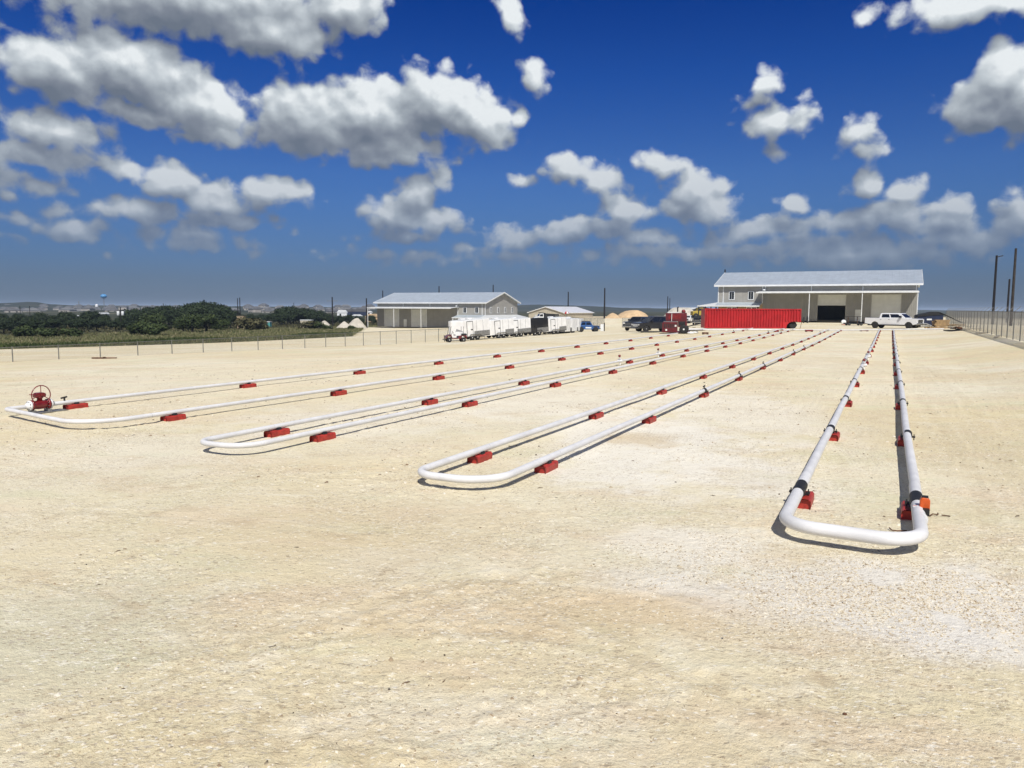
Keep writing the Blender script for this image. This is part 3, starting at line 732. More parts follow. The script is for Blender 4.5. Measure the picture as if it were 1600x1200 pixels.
# ================================================================== pipe runs
PIPE_R, PIPE_Z = 0.072, 0.192
def yard_empty(name, label, cat, n, t, group=None):
    x, y = W(n, t); return empty(name, label, cat, (x, y, 0), -PA, group)
def local_z(n, t): x, y = W(n, t); return gz(x, y)
def pipe_loop(nl, nr, t0, t1l, t1r, rc_l, rc_r, label, skew=0.0, first=11.9, gap_left=None, bend_r=PIPE_R, PR=PIPE_R, lift=0.0):
    nm_ = (nl + nr) / 2; root = yard_empty('pipe_loop', label, 'pipe', nm_, t0, 'white pipe loops laid out on the yard')
    xl, xr = -(nl - nm_), -(nr - nm_)
    def z(x, y): return local_z(nm_ - x, t0 + y) + PIPE_Z + lift
    pts = []
    yl = first - t0
    start_l = gap_left if gap_left is not None else yl
    pts.append((xl, start_l)); pts.append((xl, rc_l + skew + 0.02))
    for k in range(0, 11):
        a = math.pi + k / 10 * math.pi / 2
        pts.append((xl + rc_l + rc_l * math.cos(a), skew + rc_l + rc_l * math.sin(a)))
    for k in range(0, 11):
        a = 1.5 * math.pi + k / 10 * math.pi / 2
        pts.append((xr - rc_r + rc_r * math.cos(a), rc_r + rc_r * math.sin(a)))
    pts.append((xr, yl))
    MB().tube([(x, y, z(x, y)) for x, y in pts], bend_r, 24).build('bend', M['pipe'], root)
    for x, t1 in ((xl, t1l), (xr, t1r)):
        y = yl if not (gap_left is not None and x == xl) else PIPE_AFTER_VALVE - t0
        while t0 + y < t1 - 0.5:
            y2 = min(y + 12.0 if y > yl - 0.01 else yl + 6, t1 - t0)
            k = max(2, int((y2 - y) / 3) + 1)
            sag = [(x + rng.normal(0, 0.006), y + 0.012 + (y2 - y - 0.024) * i / (k - 1)) for i in range(k)]
            MB().tube([(a, b, z(a, b)) for a, b in sag], PR, 18).build('pipe_section', M['pipe'], root)
            MB().tube([(x, y2 - 0.016, z(x, y2)), (x, y2 + 0.016, z(x, y2))], PR + 0.003, 18).build('weld_ring', M['pipe'], root)
            y = y2
    return root
T_END = 97.0
PIPE_AFTER_VALVE = 12.19
pipe_loop(1.0, -0.42, 9.0, T_END, T_END, 0.42, 0.42, 'nearest white pipe loop at right, with black sleeves on both legs', 0.05, bend_r=PIPE_R + 0.003, lift=0.012)
pipe_loop(6.3, 4.95, 9.45, T_END, T_END, 0.40, 0.62, 'white pipe loop in the middle of the foreground, second from the right', bend_r=0.058, PR=0.058)
pipe_loop(11.3, 10.1, 9.88, T_END, T_END, 0.38, 0.52, 'white narrow pipe loop between the middle loop and the loop with red valve', bend_r=0.051, PR=0.051)
pipe_loop(18.9, 14.95, 10.45, 76.0, T_END, 0.16, 0.95, 'wide white pipe loop at far left that carries the red handwheel valve', 0.55, gap_left=11.54 - 10.45, bend_r=0.051, PR=0.051)

# ---- red support blocks
def block_body():
    bm = bmesh.new()
    prof = [(-0.090, -0.012), (0.090, -0.012), (0.096, 0.03), (0.094, 0.098), (0.072, 0.126), (-0.072, 0.126), (-0.094, 0.098), (-0.096, 0.03)]
    n = len(prof); L = 0.29
    a = [bm.verts.new((x, -L, z)) for x, z in prof]; b = [bm.verts.new((x, L, z)) for x, z in prof]
    for i in range(n): bm.faces.new((a[i], b[i], b[(i + 1) % n], a[(i + 1) % n]))
    ends = [bm.faces.new(a), bm.faces.new(b[::-1])]
    for f, s in zip(ends, (1, -1)):
        r = bmesh.ops.inset_region(bm, faces=[f], thickness=0.026)
        bmesh.ops.translate(bm, verts=f.verts, vec=(0, s * 0.05, 0))
    bmesh.ops.recalc_face_normals(bm, faces=bm.faces)
    me = bpy.data.meshes.new('block_body'); bm.to_mesh(me); bm.free(); me.materials.append(M['red']); return me
body_me = block_body()
def block_proto(kind, off=0.0):
    root = empty('support_block', 'x', 'support block')
    o = bpy.data.objects.new('body', body_me); COL.objects.link(o); o.parent = root; o.location.x = off
    bv = o.modifiers.new('bevel', 'BEVEL'); bv.width = 0.006; bv.segments = 2
    s = MB().prism([(-0.075, 0.112), (0.075, 0.112), (0.062, 0.172), (0.04, 0.145), (0, 0.1285), (-0.04, 0.145), (-0.062, 0.172)], -0.06, 0.06)
    s.build('saddle', M['rubber'], root)
    if kind in ('clamp', 'long', 'handle'):
        L = {'clamp': 0.13, 'long': 0.27, 'handle': 0.10}[kind]
        MB().tube([(0, -L, PIPE_Z + (0.012 if kind != 'handle' else 0)), (0, L, PIPE_Z + (0.012 if kind != 'handle' else 0))], (PIPE_R if kind != 'handle' else 0.062) + 0.009, 22).build('sleeve', M['rubber'], root)
        for sx in (-1, 1):
            e = MB().box(sx * 0.105 - 0.028, sx * 0.105 + 0.028, -0.035, 0.035, 0.150, 0.176); e.build('ear', M['rubber'], root)
            MB().tube([(sx * 0.112, 0, 0.10), (sx * 0.112, 0, 0.215)], 0.009, 8).build('bolt', M['darksteel'], root)
    if kind == 'handle':
        h = MB(); h.tube([(0, 0, PIPE_Z + 0.05), (0, 0, PIPE_Z + 0.13)], 0.016, 8); h.tube([(0, -0.10, PIPE_Z + 0.125), (0, 0.07, PIPE_Z + 0.14)], 0.022, 8)
        h.build('handle', M['rubber'], root)
    if kind == 'plain':
        k = MB().box(-0.085, -0.05, -0.03, 0.05, 0.112, 0.150); k.build('wedge', M['rubber'], root)
    return root
protos = {k: block_proto(k) for k in ('plain', 'handle')}
for k in ('clamp', 'long'):
    for leg_, off_ in (('A', 0.075), ('B', -0.075)): protos[k + leg_] = block_proto(k, off_)
LEGNAMES = {
 'A': (0.995, 'left leg of nearest loop', 'red support blocks under the right-hand loop'),
 'B': (-0.42, 'right leg of nearest loop', 'red support blocks under the right-hand loop'),
 'C': (6.30, 'far leg of middle foreground loop', 'red support blocks under the middle loop'),
 'D': (4.95, 'near leg of middle foreground loop', 'red support blocks under the middle loop'),
 'E': (11.30, 'far leg of narrow loop', 'red support blocks under the narrow loop'),
 'F': (10.10, 'near leg of narrow loop', 'red support blocks under the narrow loop'),
 'G': (18.90, 'far leg of wide valve loop', 'red support blocks under the wide valve loop'),
 'H': (14.95, 'near leg of wide valve loop', 'red support blocks under the wide valve loop'),
}
FIRST_T = {'A': 11.0, 'B': 11.0, 'C': 11.6, 'D': 11.4, 'E': 12.0, 'F': 12.0, 'G': 12.8, 'H': 12.5}
for key, (n_, leg, grp_) in LEGNAMES.items():
    t = FIRST_T[key]; i = 0
    while t < (74 if key == 'G' else T_END):
        if key in 'AB': kind = ('long' if i == 0 else 'clamp') + key
        elif key == 'D': kind = 'plain' if i < 2 else ('handle' if i in (2, 3, 4, 6, 7) else 'plain')
        elif key in 'CEFGH' and i > 9: kind = 'handle' if i % 3 == 0 else 'plain'
        else: kind = 'plain'
        nn = n_ + rng.normal(0, 0.004); x, y = W(nn, t)
        o = place(protos[kind], USED, (x, y, gz(x, y)), -PA + rng.normal(0, 0.012), '%s red block from the bend, %s' % (ORD[i], leg), grp_)
        t += 5.98 + rng.normal(0, 0.08); i += 1

# ---- orange device strapped on the right leg
x, y = W(-0.43, 10.42)
dv = empty('orange_device', 'small orange device with black grip strapped on the right leg of the nearest loop', 'device', (x, y, 0), -PA)
MB().prism([(-0.035, 0.0), (0.04, 0.0), (0.062, 0.05), (0.062, 0.16), (0.035, 0.20), (-0.03, 0.20), (-0.05, 0.16), (-0.05, 0.05)], -0.05, 0.05).build('housing', M['orange'], dv, bevel=0.012).location = (0.05, 0, PIPE_Z + 0.0)
MB().box(0.02, 0.09, -0.045, 0.035, PIPE_Z + 0.197, PIPE_Z + 0.212).build('top_cap', M['rubber'], dv)
MB().box(0.035, 0.105, -0.15, -0.05, PIPE_Z + 0.0, PIPE_Z + 0.075).build('grip', M['rubber'], dv)
for k in range(3):
    MB().tube([(-0.07, -0.02 + 0.025 * k, PIPE_Z + 0.07), (0.04, -0.02 + 0.025 * k, PIPE_Z + 0.10)], 0.007, 6).build('hose', M['redlamp'] if k % 2 else M['white'], dv)
MB().tube([(0, -0.36, PIPE_Z), (0, -0.33, PIPE_Z)], PIPE_R + 0.014, 24).build('collar', M['pipe'], dv)
# curled scraps lying on the ground beside it
def scrap(px, py, pts, label):
    x, y, z = pick(px, py)
    o = MB().tube([(a, b, 0.006 + c) for a, b, c in pts], 0.008, 6).build('strap_scrap', M['rust']); o.location = (x, y, surf_z(x, y) + 0.012)
    tag(o, label, 'scrap')
scrap(1395, 832, [(0, 0.09, 0.01), (0.0, 0.03, 0), (0.05, 0, 0), (0.15, -0.03, 0.01)], 'dark curled strap scrap on the ground inside the nearest pipe loop')
scrap(1451, 807, [(0, -0.03, 0), (0.06, 0.02, 0.01), (0.13, 0.02, 0), (0.15, 0.06, 0.01)], 'bent dark strap scrap on the ground right of the orange device')
scrap(1473, 808, [(0, 0.03, 0), (0.08, -0.03, 0)], 'short dark stick on the ground at right of the bent strap scrap')

# ---- red handwheel valve on the wide loop
vx, vy = W(18.89, 11.86)
valve = empty('gate_valve', 'dark red flanged valve with large spoked handwheel on the far left pipe', 'valve', (vx, vy, 0), -PA)
vz = PIPE_Z + 0.02
for sy in (-1, 1):
    f = MB().lathe([(0.06, 0), (0.118, 0), (0.122, 0.006), (0.122, 0.040), (0.118, 0.046), (0.078, 0.046), (0.058, 0.11)], 24, axis='y'); 
    o = f.build('flange', M['white'], valve); o.location = (0, sy * 0.235, vz)
    if sy < 0: o.scale = (1, -1, 1)
    f2 = MB().lathe([(0.08, 0), (0.128, 0), (0.128, 0.048), (0.08, 0.048)], 24, axis='y').build('body_flange', M['darkred'], valve); f2.location = (0, sy * 0.205 - 0.025, vz)
    for k in range(8):
        a = 2 * math.pi * (k + 0.5) / 8; bx, bz = 0.100 * math.cos(a), 0.100 * math.sin(a)
        MB().tube([(bx, sy * 0.165, vz + bz), (bx, sy * 0.30, vz + bz)], 0.011, 6).build('stud_bolt', M['steel'], valve)
MB().lathe([(0.08, -0.19), (0.098, -0.14), (0.110, -0.06), (0.112, 0.0), (0.110, 0.06), (0.098, 0.14), (0.08, 0.19)], 24, (0, 0, vz), 'y').build('valve_body', M['darkred'], valve)
MB().lathe([(0.06, 0), (0.06, 0.06), (0.085, 0.07), (0.085, 0.09)], 16, (0, 0, vz + 0.10)).build('bonnet', M['darkred'], valve)
g_ = MB(); g_.prism([(-0.13, 0.0), (0.11, 0.0), (0.13, 0.03), (0.13, 0.085), (0.07, 0.115), (-0.09, 0.115), (-0.13, 0.075)], -0.07, 0.075, 'x')
g_.build('gearbox', M['darkred'], valve, bevel=0.012).location = (0, 0, vz + 0.185)
hx, hz_ = -0.19, vz + 0.245       # wheel stands upright on the shaft, axis across the pipe, on the camera side opposite
ring = [(0.07, 0.235 * math.cos(2 * math.pi * k / 40), hz_ + 0.235 * math.sin(2 * math.pi * k / 40)) for k in range(40)]
WHX = 0.07
MB().tube(ring, 0.0125, 8, closed=True).build('handwheel', M['darkred'], valve)
MB().tube([(0.05, 0, hz_), (WHX + 0.03, 0, hz_)], 0.022, 10).build('shaft', M['darkred'], valve)
for a in (90, 200, 330):
    MB().tube([(WHX, 0, hz_), (WHX, 0.232 * math.cos(R(a)), hz_ + 0.232 * math.sin(R(a)))], 0.009, 8).build('spoke', M['darkred'], valve)
MB().tube([(WHX, -0.1, hz_ + 0.01), (WHX + 0.02, -0.30, hz_ + 0.035)], 0.011, 8).build('spinner_handle', M['darkred'], valve)
MB().box(-0.17, 0.17, -0.42, 0.62, 0.012, 0.03).build('base_plate', M['steel'], valve)
for yy in (-0.2, 0.2): MB().box(-0.12, 0.12, yy - 0.03, yy + 0.03, 0.03, 0.09).build('foot', M['steel'], valve)
px_, py_ = W(18.89, 12.5)
b_ = empty('bleed_tap', 'small black bleed tap on top of the pipe just right of the red valve', 'tap', (px_, py_, 0), -PA)
MB().tube([(0, 0, PIPE_Z + 0.05), (0, 0, PIPE_Z + 0.13)], 0.022, 8).build('stem', M['rubber'], b_)
MB().tube([(0, -0.09, PIPE_Z + 0.12), (0, 0.07, PIPE_Z + 0.145)], 0.022, 8).build('lever', M['rubber'], b_)

# ---- white branch fittings with a red cap
def branch(n, t, label, lean=-1):
    x, y = W(n, t); r = empty('branch_fitting', label, 'pipe fitting', (x, y, gz(x, y)), -PA, 'white branch fittings with a red cap')
    MB().tube([(0, -0.05, 0.02), (0, -0.05, PIPE_Z), (0, -0.05, PIPE_Z + 0.12)], 0.035, 10).build('riser', M['white'], r)
    MB().lathe([(0.04, 0), (0.085, 0), (0.085, 0.02), (0.04, 0.02)], 14, (0, -0.05, PIPE_Z + 0.10)).build('flange', M['white'], r)
    MB().tube([(-0.12, -0.05, PIPE_Z + 0.02), (0.12, -0.05, PIPE_Z + 0.02)], 0.07, 12).build('cross_tee', M['white'], r)
    MB().lathe([(0.03, 0), (0.06, 0.02), (0.06, 0.09), (0.03, 0.11)], 12, (0, -0.05 + 0.1 * lean, PIPE_Z + 0.20)).build('cap', M['darkred'], r)
    MB().tube([(0, -0.05, PIPE_Z + 0.11), (0, -0.05 + 0.1 * lean, PIPE_Z + 0.21)], 0.025, 8).build('neck', M['white'], r)
branch(11.28, 34.6, 'nearer white branch fitting with red cap on the far leg of narrow loop')
branch(11.28, 41.3, 'farther white branch fitting with red cap on the far leg of narrow loop')
branch(0.93, 37.3, 'nearer white branch fitting with red cap on the left leg of the right-hand loop')
branch(0.93, 44.5, 'farther white branch fitting with red cap on the left leg of the right-hand loop')

# ---- header pipe across the far end, with low red beams near it
def ground_line(px1, py1, px2, py2): return pick(px1, py1), pick(px2, py2)
(ax, ay, az_), (bx, by, bz) = ground_line(1150, 515.6, 1475, 515.3)
hp = MB().tube([(ax, ay, az_ + 0.10), ((ax + bx) / 2, (ay + by) / 2, gz((ax + bx) / 2, (ay + by) / 2) + 0.11), (bx, by, bz + 0.10)], 0.07, 12).build('header_pipe', M['pipe'])
tag(hp, 'long white pipe lying across the far ends of the pipe loops', 'pipe')
(ax, ay, az_), (bx, by, bz) = ground_line(1078, 516.3, 1205, 516.6)
tag(MB().tube([(ax, ay, az_ + 0.10), (bx, by, bz + 0.10)], 0.07, 12).build('header_pipe', M['pipe']), 'white pipe lying on the ground just in front of the red container', 'pipe')
for px, py, w, lab in ((1264, 518.4, 0.85, 'low red beam on the ground below the container right end'), (1350, 517.6, 0.95, 'low red beam on the ground between two loops in front of the white pickup'),
                       (1213, 518.6, 0.5, 'low red beam on the ground in front of the container'), (1102, 522.5, 0.6, 'low dark brown crate on the ground left of the container')):
    x, y, z = pick(px, py); r = empty('low_beam', lab, 'beam', (x, y, z), R(2), 'low beams lying near the far end')
    mt = M['rust'] if 'brown' in lab else M['darkred']
    MB().box(-w / 2, w / 2, -0.12, 0.12, 0.05, 0.22).build('bar', mt, r)
    for s_ in (-1, 1): MB().box(s_ * w * 0.38 - 0.06, s_ * w * 0.38 + 0.06, -0.16, 0.16, -0.01, 0.05).build('skid', M['darksteel'], r)

# ================================================================== fences
def fence(name, label, p0, step, direction, count, height, post_r=0.035, arms=False, embed=0.3, barbed=False, top_level=None, group=None, wire='chainlink', steel='steel'):
    """one fence: posts, rails and a mesh panel per bay (bays share their shape)"""
    dx, dy = direction; ang = math.atan2(dy, dx)
    root = empty(name, label, 'fence', (p0[0], p0[1], 0), ang, group)
    post_me = rail_me = None
    post_me = MB().tube([(0, 0, -embed), (0, 0, height + 0.05)], post_r, 8).mesh('fence_post', M[steel])
    def link(nm, me, loc, rot=(0, 0, 0), par=root):
        o = bpy.data.objects.new(nm, me); COL.objects.link(o); o.parent = par; o.location = loc; o.rotation_euler = rot; return o
    zs = []
    for i in range(count):
        x = p0[0] + dx * step * i; y = p0[1] + dy * step * i
        zs.append(top_level(i) - height if top_level else gz(x, y))
    rail_me = MB().tube([(0, 0, 0), (step, 0, 0)], 0.024, 6).mesh('fence_rail', M[steel])
    # a mesh panel one bay long, woven wire shown by its pattern, 3 mm thick wire plane
    pm = MB(); pm.add([(0, 0, 0.03), (step, 0, 0.03), (step, 0, height), (0, 0, height)], [(0, 1, 2, 3)])
    pan_me = pm.mesh('fence_mesh', M[wire], False)
    for i in range(count):
        link('post', post_me, (step * i, 0, zs[i]))
        if arms:
            a_ = MB().bar((0, 0, height + 0.03), (0, -0.32, height + 0.36), 0.03).build('arm', M['steel'], root); a_.location = (step * i, 0, zs[i])
        if i < count - 1:
            pit = -math.atan2(zs[i + 1] - zs[i], step)
            link('top_rail', rail_me, (step * i, 0, zs[i] + height), (0, pit, 0))
            link('mesh_panel', pan_me, (step * i, 0.012, zs[i]), (0, pit, 0))
            if barbed:
                for k in range(3):
                    s_ = 0.12 + 0.11 * k
                    w = MB().tube([(0, -s_, height + s_), (step, -s_, height + s_)], 0.006, 4); o = w.build('barbed_wire', M['steel'], root); o.location = (step * i, 0, zs[i]); o.rotation_euler = (0, pit, 0)
    return root
# left: low fence parallel to the pipes; its top keeps level
p_l = W(50.3, 17.8)
fence('chain_link_fence', 'low chain link fence along the left side of the yard with thin grey posts', p_l, 3.05, (DX, DY), 38, 1.5, top_level=lambda i: H - 2.63, embed=0.6, steel='fencesteel')
# right: tall fence with angled barbed wire arms
p_r = W(-7.5, 43.0)
fence('chain_link_fence', 'tall chain link fence with slanted barbed wire arms along the right side', p_r, 3.05, (DX, DY), 30, 1.85, arms=True, barbed=True, wire='chainlinkdense', steel='fencesteel')
xe, ye = W(-7.5, 43.0 + 29 * 3.05)
fence('chain_link_fence', 'short return of tall chain link fence behind the dark dumpster', (xe, ye), 3.05, (DY, -DX), 9, 1.85, wire='chainlinkdense', steel='fencesteel')
# cross fences either side of the open gate
def cross(px0, py0, px1, py1, label, h=2.2):
    a = pick(px0, py0); b = pick(px1, py1); L = math.hypot(b[0] - a[0], b[1] - a[1]); c = max(2, round(L / 3.05) + 1)
    return fence('chain_link_fence', label, (a[0], a[1]), L / (c - 1), ((b[0] - a[0]) / L, (b[1] - a[1]) / L), c, h, wire='chainlinkdense', steel='fencesteel')
cross(868, 505.5, 944, 511.8, 'grey chain link fence behind the trailers left of the open gate')
cross(972, 512, 1072, 507.5, 'grey chain link fence behind the dark pickup right of the open gate')
x, y, z = pick(163, 560.5)
rl = empty('loose_rail', 'loose brown steel rail lying at the foot of the left fence', 'rail', (x, y, z), R(2))
MB().box(-0.82, 0.82, -0.05, 0.05, 0.0, 0.09).build('rail', M['rust'], rl)
MB().box(-0.05, 0.05, -0.12, 0.12, 0.09, 0.12).build('cleat', M['rust'], rl)
x, y, z = pick(941, 517.5)
gp_o = empty('gate_post', 'short dark gate post with pale panel beside the blue jeep', 'post', (x, y, z), 0)
MB().tube([(0.35, 0, -0.2), (0.35, 0, 1.45)], 0.09, 10).build('post', M['darksteel'], gp_o)
MB().box(-0.32, 0.22, -0.03, 0.03, 0.05, 1.2).build('panel', M['trim'], gp_o)

# ================================================================== metal buildings
def metal_building(label, corner, mirror, base_z, win_gable=False):
    """local x runs along the front from the lean-to end (0) to the office end (35.5); local -y faces the yard.
       mirror=True puts the office at the left end seen from the yard."""
    Lb, Wd, EH, RH = 35.5, 20.0, 7.0, 9.75
    OFF = 8.6                                   # office length
    root = empty('metal_building', label, 'building', (corner[0], corner[1], base_z), 0, 'two-storey metal shop buildings')
    ang = math.atan2(-DX, DY)                   # front runs along n: world direction (-DY, DX) for the office-left case
    if mirror:      # building on the right: corner = right front corner, x grows to the left
        root.rotation_euler = (0, 0, math.atan2(DX, -DY)); root.scale = (1, -1, 1)
    else:           # building on the left: corner = left front corner, x grows to the right
        root.rotation_euler = (0, 0, math.atan2(-DX, DY))
    S, D, T = M['siding'], M['sidingdark'], M['trim']
    P = lambda mb, nm, mt, **kw: mb.build(nm, mt, root, **kw)
    th = 0.2; SH = Lb - OFF                      # shop length
    # --- shop front wall with two door openings and one single door
    doors = [(2.6, 7.5), (11.9, 16.8)]
    xs = [0.0]
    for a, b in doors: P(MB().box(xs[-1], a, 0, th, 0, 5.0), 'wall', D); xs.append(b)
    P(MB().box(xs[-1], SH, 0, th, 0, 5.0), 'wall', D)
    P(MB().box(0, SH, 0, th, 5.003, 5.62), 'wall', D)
    P(MB().box(0, SH, 0, th, 5.623, EH), 'wall', S)
    # --- office front wall
    P(MB().box(SH + 0.003, Lb, -0.004, th, 3.1, EH), 'wall', S)
    P(MB().box(SH + 0.003, Lb, -0.02, th, 0, 3.097), 'stone_wall', M['stonewall'])
    # --- end walls (gables) and rear wall
    gable = [(th, 0), (Wd, 0), (Wd, EH), (Wd / 2, RH - 0.12), (th, EH)]
    P(MB().prism(gable, 0, th, 'x'), 'gable_wall', S)
    P(MB().prism([(th, 3.1), (Wd, 3.1), (Wd, EH), (Wd / 2, RH - 0.12), (th, EH)], Lb - th, Lb, 'x'), 'gable_wall', S)
    P(MB().box(Lb - th, Lb + 0.02, th, Wd, 0, 3.097), 'stone_wall', M['stonewall'])
    P(MB().box(th, Lb - th, Wd - th, Wd - 0.003, 0, EH), 'rear_wall', S)
    P(MB().box(th, Lb - th, th, Wd - th, -0.05, 0.03), 'floor_slab', M['lot'])
    P(MB().box(SH - 0.1, SH, th, Wd - th, 0.03, EH), 'inner_wall', D)
    # --- roof: two slopes with overhang, standing seams, fascia
    oh = 0.75; sl = (RH - EH) / (Wd / 2)
    def slope(y0, z0, y1, z1, nm):
        r = P(MB().prism([(y0, z0), (y1, z1), (y1, z1 + 0.14), (y0, z0 + 0.14)], -oh, Lb + oh, 'x'), nm, M['roof'])
        rb = MB(); k = int((Lb + 2 * oh) / 1.2)
        for i in range(k + 1):
            x = -oh + 0.02 + i * (Lb + 2 * oh - 0.04) / k
            rb.add([(x - 0.02, y0, z0 + 0.14), (x + 0.02, y0, z0 + 0.14), (x, y0, z0 + 0.19), (x - 0.02, y1, z1 + 0.14), (x + 0.02, y1, z1 + 0.14), (x, y1, z1 + 0.19)], [(0, 1, 2), (3, 5, 4), (0, 3, 4, 1), (1, 4, 5, 2), (2, 5, 3, 0)])
        o = rb.build('standing_seams', M['roof'], r); o['kind'] = 'stuff'
        return r
    slope(-oh, EH - oh * sl, Wd / 2, RH, 'roof'); slope(Wd + oh, EH - oh * sl, Wd / 2, RH, 'roof')
    P(MB().box(-oh - 0.03, Lb + oh + 0.03, -oh - 0.10, -oh - 0.005, EH - oh * sl - 0.16, EH - oh * sl + 0.16), 'gutter', T)
    for x in (-oh - 0.08, Lb + oh + 0.005):
        for y0, y1 in ((-oh, Wd / 2), (Wd + oh, Wd / 2)):
            P(MB().prism([(y0, EH - oh * sl - 0.12), (y1, RH - 0.12), (y1, RH + 0.2), (y0, EH - oh * sl + 0.2)], x, x + 0.075, 'x'), 'rake_trim', T)
    # --- lean-to awning over the shop doors
    AW = 4.6; z0, z1 = 5.35, 5.62
    P(MB().prism([(-AW, z0), (-0.004, z1), (-0.004, z1 + 0.1), (-AW, z0 + 0.1)], -0.1, SH + 0.6, 'x'), 'awning_roof', M['roofwhite'])
    P(MB().box(-0.13, SH + 0.63, -AW - 0.14, -AW - 0.005, z0 - 0.12, z0 + 0.14), 'awning_gutter', T)
    for x in (0.05, SH / 3, 2 * SH / 3):
        P(MB().box(x - 0.06, x + 0.06, -AW - 0.02, -AW + 0.10, 0, z0 - 0.005), 'awning_post', T)
    for x in (0.25, SH / 3 + 0.1, 2 * SH / 3 + 0.1, SH - 0.4):
        P(MB().box(x - 0.06, x + 0.06, -0.12, -0.004, 5.74, EH - 0.25), 'downspout', T)
    # --- rolling doors
    a, b = doors[0]; P(MB().box(a + 0.003, b - 0.003, 0.06, 0.12, 0.03, 4.997), 'rolling_door', M['rolldoor'])
    a, b = doors[1]
    zlow = 2.95 if mirror else 0.03
    P(MB().box(a + 0.003, b - 0.003, 0.06, 0.12, zlow, 4.997), 'rolling_door', M['rolldoor'])
    for a, b in doors:
        fr = MB(); fr.box(a - 0.12, a, -0.03, -0.003, 0, 5.1); fr.box(b, b + 0.12, -0.03, -0.003, 0, 5.1); P(fr, 'door_frame', T if not mirror else M['siding'])
    P(MB().box(9.2, 10.2, -0.05, -0.003, 0.03, 2.2), 'door', M['rolldoor'])
    # --- office upper windows: frame, dark pane, mullion
    def window(x, y, z, w, h, axis='x'):
        f = MB(); t_ = 0.12
        def bx(a0, a1, c0, c1, d0, d1):
            if axis == 'x': f.box(a0, a1, y - 0.05 - d1, y - 0.005 - d0, c0, c1)
            else: f.box(y + 0.005 + d0, y + 0.05 + d1, a0, a1, c0, c1)
        bx(x - w / 2 - t_, x - w / 2, z - t_, z + h + t_, 0, 0.03); bx(x + w / 2, x + w / 2 + t_, z - t_, z + h + t_, 0, 0.03)
        bx(x - w / 2, x + w / 2, z + h, z + h + t_, 0, 0.03); bx(x - w / 2, x + w / 2, z - t_, z, 0, 0.03)
        o = P(f, 'window', T)
        g = MB()
        if axis == 'x': g.box(x - w / 2, x + w / 2, y - 0.04, y - 0.008, z, z + h)
        else: g.box(y + 0.008, y + 0.04, x - w / 2, x + w / 2, z, z + h)
        g.build('pane', M['glass'], o)
        mu = MB()
        if axis == 'x': mu.box(x - 0.02, x + 0.02, y - 0.055, y - 0.042, z, z + h)
        else: mu.box(y + 0.042, y + 0.055, x - 0.02, x + 0.02, z, z + h)
        mu.build('mullion', T, o)
    for x in (SH + 2.3, SH + 6.0): window(x, 0, 4.15, 0.9, 1.45)
    for y in (3.2, 7.6, 11.9, 16.4): window(y, Lb, 4.15, 0.75, 1.45, 'y')
    for x in (SH + 1.6, SH + 2.6, SH + 5.4, SH + 6.4): window(x, -0.02, 1.3, 0.75, 1.2)
    for y in (2.6, 6.4, 10.0, 11.2, 15.2, 17.4): window(y, Lb + 0.02, 1.3, 0.8, 1.2, 'y')
    for x0_, x1_, y0_, y1_ in ((Lb - 0.02, Lb + 0.10, -0.10, -0.006), (SH + 0.02, SH + 0.16, -0.10, -0.006), (Lb - 1.0, Lb - 0.86, -0.10, -0.006)):
        P(MB().box(x0_, x1_, y0_, y1_, 3.35, EH - 0.3), 'corner_trim', T)
    # --- porch roof wrapping round the office
    ph, pd = 3.1, 3.4
    P(MB().prism([(-pd, ph - 0.35), (-0.03, ph + 0.35), (-0.03, ph + 0.45), (-pd, ph - 0.25)], SH + 0.1, Lb + 0.02, 'x'), 'porch_roof', M['roof'])
    P(MB().add([(Lb + 0.03, -pd, ph - 0.35), (Lb + pd, -pd, ph - 0.35), (Lb + pd, Wd, ph - 0.35), (Lb + 0.03, Wd, ph + 0.35), (Lb + 0.03, -0.03, ph + 0.35),
                (Lb + 0.03, -pd, ph - 0.25), (Lb + pd, -pd, ph - 0.25), (Lb + pd, Wd, ph - 0.25), (Lb + 0.03, Wd, ph + 0.45), (Lb + 0.03, -0.03, ph + 0.45)],
               [(0, 1, 4), (1, 2, 3, 4), (5, 9, 6), (6, 9, 8, 7), (0, 5, 6, 1), (1, 6, 7, 2), (2, 7, 8, 3), (3, 8, 9, 4), (4, 9, 5, 0)]), 'porch_roof', M['roofwhite'])
    P(MB().box(SH + 0.1, Lb + pd, -pd - 0.1, -pd - 0.005, ph - 0.42, ph - 0.22), 'porch_gutter', T)
    P(MB().box(Lb + pd + 0.005, Lb + pd + 0.1, -pd, Wd, ph - 0.42, ph - 0.22), 'porch_gutter', T)
    for x in (SH + 0.4, SH + 4.3, Lb - 0.2, Lb + pd - 0.2): P(MB().box(x - 0.1, x + 0.1, -pd + 0.05, -pd + 0.25, 0, ph - 0.40), 'porch_post', T if not mirror else M['darksteel'])
    for y in (3.0, 8.5, 14.0, 19.5): P(MB().box(Lb + pd - 0.3, Lb + pd - 0.1, y - 0.1, y + 0.1, 0, ph - 0.40), 'porch_post', T if not mirror else M['darksteel'])
    # --- lamp on the corner of the upper wall
    P(MB().lathe([(0.05, 0), (0.28, 0.05), (0.28, 0.22), (0.1, 0.32)], 12, (SH - 0.2, -0.35, 5.8)), 'wall_lamp', T)
    return root
# right building: its right front corner (main wall) and left building: its left front corner
cxr, cyr = 71.4 + 4.6 * DX, 136 + 4.6 * DY
metal_building('large grey metal shop on the right with one rolling door open', (cxr, cyr), True, gz(cxr, cyr) + 0.02)
cxl, cyl = -7.3 - DY * 35.5, 208 + DX * 35.5
metal_building('grey metal building on the left with its gable end and closed rolling doors', (cxl, cyl), False, -2.80)

